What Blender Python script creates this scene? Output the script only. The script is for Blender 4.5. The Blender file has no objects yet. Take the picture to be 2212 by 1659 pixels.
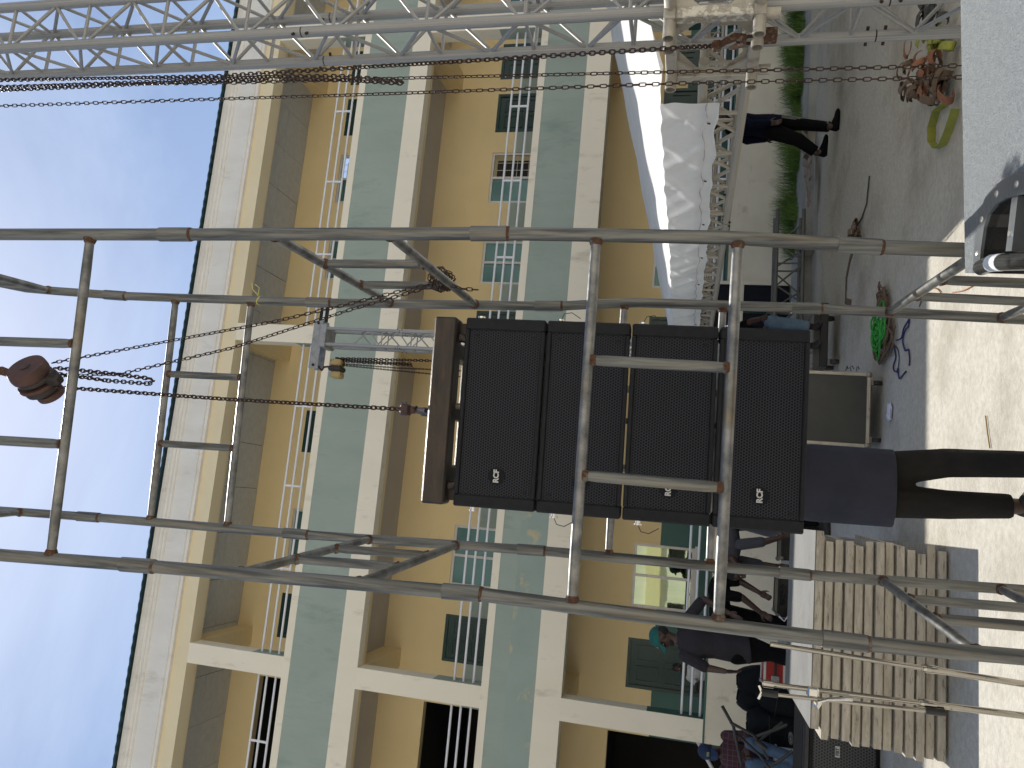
import bpy, math, random
from mathutils import Vector, Matrix, Quaternion
R = math.radians
random.seed(11)
scene = bpy.context.scene
col = scene.collection

# ------------------------------------------------------------------ camera
# world: X runs along the school facade, Y towards it, Z up; the phone was held on its side
PITCH, ROLL, YAW, CAMZ, FPX = R(13.2415), R(3.1887), R(9.1176), 1.6, 1661.0
fwd = Vector((math.sin(YAW)*math.cos(PITCH), math.cos(YAW)*math.cos(PITCH), math.sin(PITCH)))
rgt = Vector((math.cos(YAW), -math.sin(YAW), 0))
upv = rgt.cross(fwd)
UAX = math.cos(ROLL)*rgt + math.sin(ROLL)*upv
VAX = math.sin(ROLL)*rgt - math.cos(ROLL)*upv
CAM = Vector((0, 0, CAMZ))
cd = bpy.data.cameras.new('camera'); cam = bpy.data.objects.new('camera', cd); col.objects.link(cam)
cd.sensor_fit = 'HORIZONTAL'; cd.sensor_width = 36; cd.lens = 36*FPX/2212
cd.clip_start = 0.05; cd.clip_end = 2000
cam.matrix_world = Matrix(((VAX.x, UAX.x, -fwd.x, 0), (VAX.y, UAX.y, -fwd.y, 0), (VAX.z, UAX.z, -fwd.z, CAMZ), (0, 0, 0, 1)))
scene.camera = cam

# ------------------------------------------------------------------ sky, sun, exposure
SUN_EL, SUN_AZ = R(58.4), R(3.0)          # behind the school, a little to the right
w = bpy.data.worlds.new('World'); scene.world = w; w.use_nodes = True
nt = w.node_tree; nt.nodes.clear()
def N(t, nt=nt, **k):
    n = nt.nodes.new(t)
    for a, b in k.items(): setattr(n, a, b)
    return n
out = N('ShaderNodeOutputWorld'); bg = N('ShaderNodeBackground'); sky = N('ShaderNodeTexSky', sky_type='NISHITA')
sky.sun_disc = False; sky.sun_elevation = SUN_EL; sky.sun_rotation = SUN_AZ
sky.altitude = 0; sky.air_density = 1.15; sky.dust_density = 0.55; sky.ozone_density = 1.6
tc = N('ShaderNodeTexCoord'); mp = N('ShaderNodeMapping'); mp.inputs['Scale'].default_value = (1.0, 1.0, 2.6)
n1 = N('ShaderNodeTexNoise'); n1.inputs['Scale'].default_value = 1.7; n1.inputs['Detail'].default_value = 8; n1.inputs['Roughness'].default_value = .58
n1.inputs['Distortion'].default_value = .5
cr = N('ShaderNodeValToRGB'); cr.color_ramp.elements[0].position = .42; cr.color_ramp.elements[1].position = .80
cr.color_ramp.elements[0].color = (0, 0, 0, 1); cr.color_ramp.elements[1].color = (.5, .5, .5, 1)
mix = N('ShaderNodeMix', data_type='RGBA')
mix.inputs[7].default_value = (6.6, 7.7, 9.6, 1)
L = nt.links.new
L(tc.outputs['Generated'], mp.inputs['Vector']); L(mp.outputs['Vector'], n1.inputs['Vector']); L(n1.outputs['Fac'], cr.inputs['Fac'])
L(cr.outputs['Color'], mix.inputs[0]); L(sky.outputs['Color'], mix.inputs[6]); L(mix.outputs[2], bg.inputs['Color']); L(bg.outputs['Background'], out.inputs['Surface'])
bg.inputs['Strength'].default_value = 0.0585
sd = bpy.data.lights.new('sun', 'SUN'); so = bpy.data.objects.new('sun', sd); col.objects.link(so)
sd.energy = 2.55; sd.angle = R(.53); sd.color = (1, .955, .87)
sdir = Vector((math.sin(SUN_AZ)*math.cos(SUN_EL), math.cos(SUN_AZ)*math.cos(SUN_EL), math.sin(SUN_EL)))
so.rotation_euler = sdir.to_track_quat('Z', 'Y').to_euler(); so.location = (0, 0, 30)
vs = scene.view_settings; vs.view_transform = 'Standard'; vs.look = 'None'; vs.gamma = 1; vs.use_curve_mapping = False
vs.exposure = 1.15

# ------------------------------------------------------------------ measuring helpers (metres)
def ray(x, y): return fwd + UAX*((1659-y-829.5)/FPX) + VAX*((x-1106)/FPX)
def atY(x, y, Y): d = ray(x, y); return CAM + d*(Y/d.y)
def atX(x, y, X): d = ray(x, y); return CAM + d*(X/d.x)
def atz(x, y, z=0): d = ray(x, y); return CAM + d*((z-CAMZ)/d.z)

# ------------------------------------------------------------------ materials
MATS = {}
def pm(name, c1, c2=None, scale=4, rough=.6, metal=0, bump=0, bscale=40, stretch=(1, 1, 1), r2=None, pos=(.35, .7), detail=6, spec=.5, c3=None, s3=1.2, p3=(.58, .66), trans=0, coat=0, sheen=0, dist=0):
    m = bpy.data.materials.new(name); m.use_nodes = True; t = m.node_tree; t.nodes.clear(); l = t.links.new
    o = N('ShaderNodeOutputMaterial', t); b = N('ShaderNodeBsdfPrincipled', t); l(b.outputs[0], o.inputs[0])
    b.inputs['Roughness'].default_value = rough; b.inputs['Metallic'].default_value = metal
    b.inputs['Specular IOR Level'].default_value = spec; b.inputs['Coat Weight'].default_value = coat
    if trans: b.inputs['Transmission Weight'].default_value = trans
    if sheen: b.inputs['Sheen Weight'].default_value = sheen
    tx = N('ShaderNodeTexCoord', t); mg = N('ShaderNodeMapping', t); mg.inputs['Scale'].default_value = stretch
    l(tx.outputs['Object'], mg.inputs['Vector'])
    info = N('ShaderNodeObjectInfo', t); add = N('ShaderNodeVectorMath', t, operation='ADD')
    mul = N('ShaderNodeMath', t, operation='MULTIPLY'); mul.inputs[1].default_value = 37.0
    l(info.outputs['Random'], mul.inputs[0]); l(mg.outputs['Vector'], add.inputs[0]); l(mul.outputs[0], add.inputs[1])
    if c2 is None: c2 = tuple(v*.8 for v in c1)
    n = N('ShaderNodeTexNoise', t); n.inputs['Scale'].default_value = scale; n.inputs['Detail'].default_value = detail; n.inputs['Roughness'].default_value = .62; n.inputs['Distortion'].default_value = dist
    l(add.outputs[0], n.inputs['Vector'])
    r = N('ShaderNodeValToRGB', t); e = r.color_ramp.elements
    e[0].position, e[1].position = pos; e[0].color = (*c1, 1); e[1].color = (*c2, 1)
    l(n.outputs['Fac'], r.inputs['Fac']); outc = r.outputs['Color']
    if c3 is not None:
        n3 = N('ShaderNodeTexNoise', t); n3.inputs['Scale'].default_value = s3; n3.inputs['Detail'].default_value = 9; n3.inputs['Roughness'].default_value = .68
        l(add.outputs[0], n3.inputs['Vector'])
        r3 = N('ShaderNodeValToRGB', t); r3.color_ramp.elements[0].position, r3.color_ramp.elements[1].position = p3
        l(n3.outputs['Fac'], r3.inputs['Fac'])
        mx = N('ShaderNodeMix', t, data_type='RGBA'); mx.inputs[7].default_value = (*c3, 1)
        l(r3.outputs['Color'], mx.inputs[0]); l(outc, mx.inputs[6]); outc = mx.outputs[2]
    l(outc, b.inputs['Base Color'])
    if r2 is not None:
        mr = N('ShaderNodeMapRange', t); mr.inputs[3].default_value = rough; mr.inputs[4].default_value = r2
        l(n.outputs['Fac'], mr.inputs[0]); l(mr.outputs[0], b.inputs['Roughness'])
    if bump:
        nb = N('ShaderNodeTexNoise', t); nb.inputs['Scale'].default_value = bscale; nb.inputs['Detail'].default_value = 4
        l(add.outputs[0], nb.inputs['Vector'])
        bp = N('ShaderNodeBump', t); bp.inputs['Strength'].default_value = bump; bp.inputs['Distance'].default_value = .02
        l(nb.outputs['Fac'], bp.inputs['Height']); l(bp.outputs[0], b.inputs['Normal'])
    MATS[name] = m; return m

pm('concrete', (.50, .475, .42), (.385, .365, .32), 22, .9, bump=.5, bscale=60, c3=(.24, .21, .165), s3=.7, p3=(.48, .76), spec=.2, detail=10)
pm('kerb', (.36, .35, .31), (.25, .245, .22), 1.6, .9, bump=.4, bscale=30, c3=(.14, .135, .12), s3=3, p3=(.6, .72))
pm('cream', (.86, .78, .625), (.82, .74, .585), 1.0, .75, bump=.06, bscale=60, stretch=(1.5, 1.5, .45), c3=(.54, .47, .35), s3=2.6, p3=(.58, .80))
pm('cream_dirty', (.74, .67, .53), (.64, .57, .44), 1.4, .8, bump=.08, bscale=50, c3=(.34, .28, .19), s3=2.2, p3=(.58, .76))
pm('cream_top', (0.8, 0.69, 0.47), (0.75, 0.64, 0.43), .9, .75, bump=.04, bscale=60)
pm('cornice_white', (.80, .77, .72), (.72, .68, .62), 1.4, .7, bump=.05, bscale=40, c3=(.52, .47, .40), s3=2.4, p3=(.58, .84), stretch=(1.6, 1.6, .5))
pm('yellow', (.80, .64, .36), (.75, .59, .32), .8, .75, bump=.05, bscale=60, c3=(.64, .50, .27), s3=1.2, p3=(.64, .85))
pm('band_green', (.345, .40, .34), (.295, .35, .295), 1.4, .7, bump=.05, bscale=50, stretch=(1.5, 1.5, .5), c3=(.22, .28, .235), s3=1.6, p3=(.54, .76))
pm('band_green_peeled', (.325, .39, .34), (.275, .34, .295), 1.1, .7, bump=.06, bscale=50, c3=(.50, .45, .28), s3=2.0, p3=(.565, .63))
pm('dado', (.045, .125, .105), (.035, .10, .085), 1.3, .55, bump=.04)
pm('door_green', (.010, .040, .035), (.014, .050, .043), 3, .35, bump=.03, bscale=20)
pm('soffit', (.52, .475, .42), (.46, .42, .37), .8, .85, bump=.05, bscale=30)
pm('panel_grey', (.56, .565, .545), (.48, .485, .47), 9, .85, bump=.25, bscale=140)
pm('roof_sheet', (.012, .055, .075), (.02, .07, .085), 3, .45, metal=.2)
pm('dark_room', (.02, .02, .02), (.03, .028, .026), 1, .9)  # near-black: puts the shade of unlit interiors into the colour
pm('rail_white', (.78, .78, .79), (.70, .69, .68), 5, .4, bump=.06, bscale=40, c3=(.30, .19, .10), s3=7, p3=(.66, .72))
pm('alu_frame', (.62, .60, .58), (.52, .50, .48), 4, .45, metal=.3)
pm('glass_teal', (.075, .17, .17), (.085, .19, .19), .7, .10, metal=.2)
pm('glass_mirror', (.33, .39, .27), (.37, .43, .30), .7, .02, metal=1.0, bump=.012, bscale=3.5)
pm('glass_dark', (.02, .022, .022), (.03, .03, .03), 1, .1)
pm('galv', (.20, .20, .185), (.07, .073, .076), 1.6, .45, metal=.45, stretch=(34, 34, 1.0), bump=.15, bscale=12, c3=(.22, .185, .125), s3=.9, p3=(.52, .74), r2=.6, pos=(.40, .62))
pm('galv_bar', (.27, .27, .262), (.11, .115, .12), 13, .34, metal=.65, bump=.12, bscale=18, c3=(.21, .175, .12), s3=5, p3=(.55, .75), r2=.5, pos=(.38, .64))
pm('rust', (.115, .047, .022), (.055, .028, .018), 60, .9, bump=.6, bscale=150, c3=(.15, .135, .11), s3=40, p3=(.52, .6))
pm('rust_dark', (.075, .048, .038), (.045, .03, .026), 25, .75, metal=.2, bump=.3, bscale=90)
pm('chain_brown', (.060, .034, .024), (.030, .019, .015), 30, .5, metal=.55, bump=.2, bscale=120)
pm('chain_dark', (.022, .018, .017), (.035, .026, .02), 30, .45, metal=.55)
pm('alu', (.36, .36, .355), (.24, .24, .238), 9, .45, metal=.45, bump=.1, bscale=30, c3=(.16, .145, .12), s3=7, p3=(.56, .74), r2=.6)
pm('alu_old', (.45, .42, .36), (.33, .30, .255), 7, .5, metal=.3, bump=.2, bscale=40, c3=(.17, .145, .11), s3=11, p3=(.54, .70))
pm('alu_flake', (.60, .57, .50), (.36, .33, .28), 34, .45, metal=.4, bump=.5, bscale=60, pos=(.45, .52))
pm('bolt', (.05, .03, .022), (.03, .02, .016), 40, .6, metal=.5)
pm('tarp', (.82, .815, .80), (.74, .735, .72), 2.0, .40, bump=.3, bscale=6, c3=(.55, .50, .38), s3=1.7, p3=(.62, .82), spec=.5)
pm('tarp_seam', (.30, .25, .25), (.22, .18, .2), 9, .7)
pm('speaker_box', (.010, .011, .014), (.015, .016, .020), 40, .6, bump=.25, bscale=260, spec=.22)
pm('black_plastic', (.012, .012, .013), (.018, .018, .019), 20, .4, bump=.1, bscale=160)
pm('chrome', (.80, .78, .74), (.70, .67, .62), 5, .10, metal=1)
pm('champagne', (.46, .43, .38), (.36, .335, .295), 4, .06, metal=1.0, c3=(.12, .10, .075), s3=14, p3=(.64, .70))
pm('flybar', (.062, .050, .044), (.030, .029, .029), 5, .34, metal=.75, stretch=(1, 4, 4), bump=.08, bscale=60, c3=(.085, .052, .038), s3=9, p3=(.58, .70))
pm('hoist_red', (.085, .036, .028), (.055, .027, .022), 12, .65, bump=.2, bscale=60, c3=(.035, .027, .024), s3=8, p3=(.52, .66))
pm('hoist_dark', (.035, .03, .03), (.05, .04, .035), 14, .55, metal=.4)
pm('hoist_yellow', (.42, .30, .12), (.30, .22, .10), 12, .6, c3=(.1, .07, .05), s3=8)
pm('hook_steel', (.16, .15, .17), (.10, .09, .10), 12, .35, metal=.8)
pm('badge', (.006, .008, .012), (.008, .010, .014), 20, .6, spec=.15)
pm('print_white', (.50, .50, .49), (.44, .44, .43), 20, .6)
pm('deck_wood', (.50, .455, .38), (.30, .27, .22), 6, .85, stretch=(1, 5, 5), bump=.4, bscale=40, c3=(.125, .105, .08), s3=10, p3=(.56, .70))
pm('deck_top', (.15, .15, .145), (.10, .10, .096), 2.6, .7, bump=.2, bscale=25, c3=(.20, .185, .16), s3=4, p3=(.6, .75))
pm('case_panel', (.035, .037, .034), (.055, .055, .048), 3, .55, bump=.1, bscale=60, c3=(.09, .085, .07), s3=2, p3=(.58, .78))
pm('case_edge', (.52, .47, .38), (.38, .34, .28), 9, .5, metal=.4, bump=.2, bscale=40, c3=(.15, .12, .09), s3=9, p3=(.6, .7))
pm('case_steel', (.34, .30, .26), (.22, .19, .16), 14, .5, metal=.6)
pm('case_red', (.36, .018, .012), (.28, .014, .01), 8, .35)
pm('latch', (.62, .62, .61), (.48, .48, .47), 14, .25, metal=.9)
pm('caster', (.02, .02, .02), (.03, .03, .03), 20, .6)
pm('bag_black', (.0065, .0085, .011), (.010, .012, .015), 22, .75, bump=.35, bscale=60, spec=.15)
pm('hammer_grey', (.235, .255, .27), (.155, .17, .182), 90, .40, bump=.6, bscale=200, metal=.2, c3=(.32, .24, .14), s3=4.5, p3=(.70, .74))
pm('handle_black', (.13, .14, .15), (.08, .088, .095), 5, .30, bump=.08, bscale=60)
pm('bar_black', (.022, .023, .025), (.03, .031, .033), 6, .22, spec=.6)
pm('screw', (.55, .53, .48), (.45, .43, .4), 20, .3, metal=.9)
pm('tape_white', (.70, .72, .74), (.60, .62, .64), 14, .5)
pm('skin', (.052, .023, .015), (.038, .017, .011), 14, .45, bump=.06, bscale=160)
pm('hair', (.008, .006, .005), (.012, .010, .009), 60, .8, bump=.5, bscale=200)
pm('cloth_slate', (.040, .042, .058), (.031, .033, .046), 5, .9, bump=.9, bscale=7, spec=.12)
pm('cloth_olive', (.024, .022, .020), (.016, .015, .0145), 5, .9, bump=.9, bscale=7, spec=.12)
pm('cloth_charcoal', (.036, .033, .040), (.027, .025, .030), 6, .9, bump=.9, bscale=7, spec=.12)
pm('cloth_black', (.0045, .0045, .0055), (.003, .003, .004), 6, .85, bump=.3, bscale=14, spec=.12)
pm('cloth_navy', (.0045, .0065, .021), (.003, .0045, .014), 6, .85, bump=.3, bscale=14, spec=.12)
pm('cloth_white', (.60, .60, .56), (.50, .50, .46), 6, .85, bump=.25, bscale=14)
pm('denim', (.075, .13, .22), (.04, .075, .14), 8, .85, bump=.3, bscale=30)
pm('denim_light', (.13, .20, .27), (.08, .13, .19), 8, .85, bump=.3, bscale=30)
pm('cap_teal', (.022, .115, .108), (.018, .095, .09), 8, .8, bump=.2, bscale=60, spec=.15)
pm('cap_navy', (.008, .022, .075), (.006, .016, .055), 8, .75)
pm('cap_badge', (.30, .34, .05), (.06, .22, .25), 60, .6)
pm('leather', (.12, .052, .025), (.08, .035, .018), 14, .5)
pm('rubber', (.018, .016, .015), (.03, .028, .026), 20, .7)
pm('frame_black', (.020, .021, .022), (.03, .031, .032), 14, .45, bump=.08)
pm('strap_brown', (.17, .115, .075), (.11, .075, .05), 9, .9, bump=.4, bscale=70)
pm('strap_orange', (.30, .125, .065), (.20, .085, .05), 9, .9, bump=.4, bscale=70)
pm('strap_lime', (.30, .31, .055), (.21, .22, .045), 9, .9, bump=.4, bscale=70)
pm('strap_dark', (.045, .045, .045), (.07, .068, .06), 9, .9, bump=.4, bscale=70)
pm('rope_green', (.03, .34, .045), (.02, .24, .03), 30, .6, bump=.4, bscale=120)
pm('rope_brown', (.16, .105, .07), (.10, .065, .045), 26, .9, bump=.4, bscale=120)
pm('rope_blue', (.018, .02, .12), (.012, .014, .07), 26, .7)
pm('cable_black', (.012, .012, .013), (.02, .02, .02), 20, .5)
pm('grass', (.10, .19, .03), (.19, .29, .06), 3, .7, c3=(.26, .24, .09), s3=4, p3=(.64, .72))
pm('rag', (.30, .25, .21), (.20, .165, .14), 7, .9, bump=.5, bscale=40)
pm('plastic_clear', (.62, .62, .74), (.5, .5, .62), 9, .3)
pm('twig', (.42, .26, .10), (.32, .2, .08), 12, .8)
pm('copper', (.36, .15, .06), (.28, .11, .05), 12, .5, metal=.4)
pm('tile_brown', (.20, .16, .12), (.15, .12, .09), 6, .6)
pm('tile_pale', (.42, .37, .29), (.34, .30, .24), 6, .6)
pm('tie_yellow', (.55, .50, .14), (.45, .42, .12), 12, .6)
pm('panel_navy', (.003, .004, .009), (.005, .006, .012), 3, .6, spec=.2)
pm('plaid', (.05, .02, .03), (.04, .016, .024), 6, .85, bump=.2, bscale=20)
pm('knit', (.030, .031, .040), (.060, .062, .075), 90, .85)

def add_pattern_grille(m, sp, rad, holec, metalc):
    t = m.node_tree; l = t.links.new; b = next(n for n in t.nodes if n.type == 'BSDF_PRINCIPLED')
    tx = next(n for n in t.nodes if n.type == 'TEX_COORD'); sx = N('ShaderNodeSeparateXYZ', t); l(tx.outputs['Object'], sx.inputs[0])
    def M(op, a, bb=None):
        n = N('ShaderNodeMath', t, operation=op)
        for i, v in enumerate((a, bb)):
            if v is None: continue
            if isinstance(v, (int, float)): n.inputs[i].default_value = v
            else: l(v, n.inputs[i])
        return n.outputs[0]
    def lat(ox, oz):
        u = M('SUBTRACT', M('FRACT', M('ADD', M('DIVIDE', sx.outputs['X'], sp), ox+100)), .5)
        v = M('MULTIPLY', M('SUBTRACT', M('FRACT', M('ADD', M('DIVIDE', sx.outputs['Z'], sp*1.7320508), oz+100)), .5), 1.7320508)
        return M('ADD', M('MULTIPLY', u, u), M('MULTIPLY', v, v))
    d = M('MINIMUM', lat(0, 0), lat(.5, .5))
    k = M('LESS_THAN', d, rad*rad)
    mx = N('ShaderNodeMix', t, data_type='RGBA'); mx.inputs[6].default_value = (*metalc, 1); mx.inputs[7].default_value = (*holec, 1)
    l(k, mx.inputs[0]); l(mx.outputs[2], b.inputs['Base Color'])
pm('grille', (.05, .053, .06), (.05, .053, .06), 20, .55, spec=.2)
add_pattern_grille(MATS['grille'], .0104, .37, (.0006, .0006, .0009), (.026, .029, .041))
pm('grille_far', (.03, .03, .033), (.03, .03, .033), 20, .5)
add_pattern_grille(MATS['grille_far'], .024, .36, (.002, .002, .002), (.055, .058, .062))
def add_lines(m, cs, sp, wd, amt):
    t = m.node_tree; l = t.links.new; b = next(n for n in t.nodes if n.type == 'BSDF_PRINCIPLED')
    tx = next(n for n in t.nodes if n.type == 'TEX_COORD'); sx = N('ShaderNodeSeparateXYZ', t); l(tx.outputs['Object'], sx.inputs[0])
    src = b.inputs['Base Color'].links[0].from_socket; tot = None
    for ax in ('X', 'Z'):
        a = N('ShaderNodeMath', t, operation='DIVIDE'); a.inputs[1].default_value = sp; l(sx.outputs[ax], a.inputs[0])
        f = N('ShaderNodeMath', t, operation='PINGPONG'); f.inputs[1].default_value = .5; l(a.outputs[0], f.inputs[0])
        g = N('ShaderNodeMath', t, operation='LESS_THAN'); g.inputs[1].default_value = wd; l(f.outputs[0], g.inputs[0])
        if tot is None: tot = g.outputs[0]
        else:
            h = N('ShaderNodeMath', t, operation='MAXIMUM'); l(tot, h.inputs[0]); l(g.outputs[0], h.inputs[1]); tot = h.outputs[0]
    q = N('ShaderNodeMath', t, operation='MULTIPLY'); q.inputs[1].default_value = amt; l(tot, q.inputs[0])
    mx = N('ShaderNodeMix', t, data_type='RGBA'); mx.inputs[7].default_value = (*cs, 1); l(q.outputs[0], mx.inputs[0]); l(src, mx.inputs[6]); l(mx.outputs[2], b.inputs['Base Color'])
add_lines(MATS['plaid'], (.14, .075, .09), .06, .05, .7)

def add_translucent(m, fac, c):
    t = m.node_tree; b = next(n for n in t.nodes if n.type == 'BSDF_PRINCIPLED'); o = next(n for n in t.nodes if n.type == 'OUTPUT_MATERIAL')
    tr = N('ShaderNodeBsdfTranslucent', t); tr.inputs['Color'].default_value = (*c, 1); mx = N('ShaderNodeMixShader', t); mx.inputs[0].default_value = fac
    t.links.new(b.outputs[0], mx.inputs[1]); t.links.new(tr.outputs[0], mx.inputs[2]); t.links.new(mx.outputs[0], o.inputs[0])
add_translucent(MATS['tarp'], .22, (.74, .73, .70))
# ------------------------------------------------------------------ mesh helpers
ORG = {}
def frame_for(d):
    d = Vector(d).normalized(); a = Vector((0, 0, 1)) if abs(d.z) < .95 else Vector((1, 0, 0))
    u = a.cross(d).normalized(); return u, d.cross(u)
class MB:
    def __init__(s): s.v = []; s.f = []
    def add(s, vs, fs):
        o = len(s.v); s.v += [Vector(p) for p in vs]; s.f += [tuple(i+o for i in f) for f in fs]; return s
    def box(s, c, d, rot=None):
        c = Vector(c); h = [x/2 for x in d]; vs = []
        for sx, sy, sz in ((-1,-1,-1),(1,-1,-1),(1,1,-1),(-1,1,-1),(-1,-1,1),(1,-1,1),(1,1,1),(-1,1,1)):
            p = Vector((sx*h[0], sy*h[1], sz*h[2])); vs.append(c + (rot @ p if rot is not None else p))
        return s.add(vs, [(3,2,1,0),(4,5,6,7),(0,1,5,4),(1,2,6,5),(2,3,7,6),(3,0,4,7)])
    def bx(s, x0, x1, y0, y1, z0, z1): return s.box(((x0+x1)/2, (y0+y1)/2, (z0+z1)/2), (x1-x0, y1-y0, z1-z0))
    def cbox(s, c, d, b=.006, rot=None):           # box with chamfered edges
        c = Vector(c); hx, hy, hz = d[0]/2, d[1]/2, d[2]/2; vs = []; idx = {}
        for sx in (-1, 1):
            for sy in (-1, 1):
                for sz in (-1, 1):
                    for a in range(3):
                        p = [sx*(hx-b), sy*(hy-b), sz*(hz-b)]; p[a] = (sx*hx, sy*hy, sz*hz)[a]
                        idx[sx, sy, sz, a] = len(vs); q = Vector(p); vs.append(c + (rot @ q if rot is not None else q))
        fs = []; S = (-1, 1)
        for a in range(3):
            o = [i for i in range(3) if i != a]
            for s1 in S:
                qd = []
                for e, f in ((-1,-1),(1,-1),(1,1),(-1,1)):
                    k = [0,0,0]; k[a] = s1; k[o[0]] = e; k[o[1]] = f; qd.append(idx[(*k, a)])
                fs.append(tuple(qd))
            for e in S:
                for f in S:
                    k1 = [0,0,0]; k1[o[0]] = e; k1[o[1]] = f; k2 = k1[:]; k1[a] = -1; k2[a] = 1
                    fs.append((idx[(*k1, o[0])], idx[(*k2, o[0])], idx[(*k2, o[1])], idx[(*k1, o[1])]))
        for sx in S:
            for sy in S:
                for sz in S: fs.append(tuple(idx[sx, sy, sz, a] for a in range(3)))
        return s.add(vs, fs)
    def tube(s, pts, r, n=10, caps=True, closed=False):
        pts = [Vector(p) for p in pts]; m = len(pts); rr = r if isinstance(r, (list, tuple)) else [r]*m
        o = len(s.v); u = None
        for i, p in enumerate(pts):
            a = pts[i-1] if (i or closed) else p; b = pts[(i+1) % m] if (i < m-1 or closed) else p
            d = (b-a).normalized()
            if u is None: u, _ = frame_for(d)
            u = (u - d*u.dot(d)).normalized(); vv = d.cross(u)
            for k in range(n):
                t = 2*math.pi*k/n; s.v.append(p + (u*math.cos(t)+vv*math.sin(t))*rr[i])
        for i in range(m if closed else m-1):
            j = (i+1) % m
            for k in range(n): k2 = (k+1) % n; s.f.append((o+i*n+k, o+i*n+k2, o+j*n+k2, o+j*n+k))
        if caps and not closed: s.f.append(tuple(o+k for k in reversed(range(n)))); s.f.append(tuple(o+(m-1)*n+k for k in range(n)))
        return s
    def cyl(s, a, b, r, n=14): return s.tube([a, b], r, n)
    def pipe(s, a, b, r, ri, n=16):                # open-ended tube with wall thickness
        a, b = Vector(a), Vector(b); u, v = frame_for(b-a); o = len(s.v)
        for p, q in ((a, r), (b, r), (b, ri), (a, ri)):
            for k in range(n): t = 2*math.pi*k/n; s.v.append(p+(u*math.cos(t)+v*math.sin(t))*q)
        for i in range(4):
            j = (i+1) % 4
            for k in range(n): k2 = (k+1) % n; s.f.append((o+i*n+k, o+i*n+k2, o+j*n+k2, o+j*n+k))
        return s
    def ell(s, c, rad, rot=None, nu=14, nv=9):
        c = Vector(c); o = len(s.v)
        for i in range(nv+1):
            ph = math.pi*i/nv
            for k in range(nu):
                t = 2*math.pi*k/nu; p = Vector((rad[0]*math.sin(ph)*math.cos(t), rad[1]*math.sin(ph)*math.sin(t), rad[2]*math.cos(ph)))
                s.v.append(c+(rot @ p if rot is not None else p))
        for i in range(nv):
            for k in range(nu): k2 = (k+1) % nu; s.f.append((o+i*nu+k, o+(i+1)*nu+k, o+(i+1)*nu+k2, o+i*nu+k2))
        return s
    def cap(s, a, b, ra, rb, n=12):                # tapered capsule
        a, b = Vector(a), Vector(b); d = (b-a); d = d.normalized() if d.length > 1e-6 else Vector((0,0,1))
        P = []; Q = []
        for t in (-.95, -.7, -.35): P.append(a+d*ra*t); Q.append(ra*math.sqrt(1-t*t))
        P += [a, b]; Q += [ra, rb]
        for t in (.35, .7, .95): P.append(b+d*rb*t); Q.append(rb*math.sqrt(1-t*t))
        return s.tube(P, Q, n)
    def loft(s, secs, n=16):                       # secs: (centre, u, v) half-axis vectors
        o = len(s.v)
        for c, u, v in secs:
            for k in range(n):
                t = 2*math.pi*k/n; s.v.append(Vector(c)+Vector(u)*math.cos(t)+Vector(v)*math.sin(t))
        for i in range(len(secs)-1):
            for k in range(n): k2 = (k+1) % n; s.f.append((o+i*n+k, o+i*n+k2, o+(i+1)*n+k2, o+(i+1)*n+k))
        m = len(secs)-1; s.f.append(tuple(o+k for k in reversed(range(n)))); s.f.append(tuple(o+m*n+k for k in range(n)))
        return s
    def prism(s, poly, a, b):                      # polygon of 3-d offsets extruded from a to b
        a, b = Vector(a), Vector(b); n = len(poly); vs = [a+Vector(p) for p in poly]+[b+Vector(p) for p in poly]
        return s.add(vs, [tuple(reversed(range(n))), tuple(range(n, 2*n))]+[(i, (i+1) % n, (i+1) % n+n, i+n) for i in range(n)])
    def grid(s, fn, nu, nv):
        o = len(s.v)
        for j in range(nv+1):
            for i in range(nu+1): s.v.append(Vector(fn(i/nu, j/nv)))
        for j in range(nv):
            for i in range(nu): a = o+j*(nu+1)+i; s.f.append((a, a+1, a+nu+2, a+nu+1))
        return s
    def ribbon(s, pts, width, side, th=.003):      # flat webbing along a path
        pts = [Vector(p) for p in pts]; o = len(s.v); m = len(pts)
        for i, p in enumerate(pts):
            d = (pts[min(i+1, m-1)]-pts[max(i-1, 0)]).normalized(); sv = Vector(side[i] if isinstance(side, list) else side)
            sv = (sv-d*sv.dot(d)); sv = sv.normalized() if sv.length > 1e-5 else frame_for(d)[0]; nn = d.cross(sv)*th/2
            for q in (p+sv*width/2+nn, p-sv*width/2+nn, p-sv*width/2-nn, p+sv*width/2-nn): s.v.append(q)
        for i in range(m-1):
            for k in range(4): k2 = (k+1) % 4; s.f.append((o+i*4+k, o+i*4+k2, o+i*4+4+k2, o+i*4+4+k))
        s.f.append((o+3, o+2, o+1, o)); e = o+(m-1)*4; s.f.append((e, e+1, e+2, e+3)); return s
    def mesh(s, name, mat, smooth, org):
        me = bpy.data.meshes.new(name); me.from_pydata([tuple(p-org) for p in s.v], [], s.f); me.update()
        if mat: me.materials.append(MATS[mat])
        if smooth:
            me.polygons.foreach_set('use_smooth', [True]*len(me.polygons))
            try: me.set_sharp_from_angle(angle=R(38))
            except Exception: pass
        return me
    def build(s, name, mat, parent=None, smooth=False, org=None):
        lo = Vector((min(p[i] for p in s.v) for i in range(3))); hi = Vector((max(p[i] for p in s.v) for i in range(3)))
        if org is None: org = (lo+hi)/2
        org = Vector(org)
        if parent is None and org == (lo+hi)/2: org = Vector((org.x, org.y, lo.z))
        o = bpy.data.objects.new(name, s.mesh(name, mat, smooth, org)); col.objects.link(o); ORG[o.name] = org
        if parent is not None: o.parent = parent; o.location = org-ORG[parent.name]
        else: o.location = org
        return o
def tag(o, label, cat, group=None, kind=None):
    if label: o['label'] = label
    if cat: o['category'] = cat
    if group: o['group'] = group
    if kind: o['kind'] = kind
    return o
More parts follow.
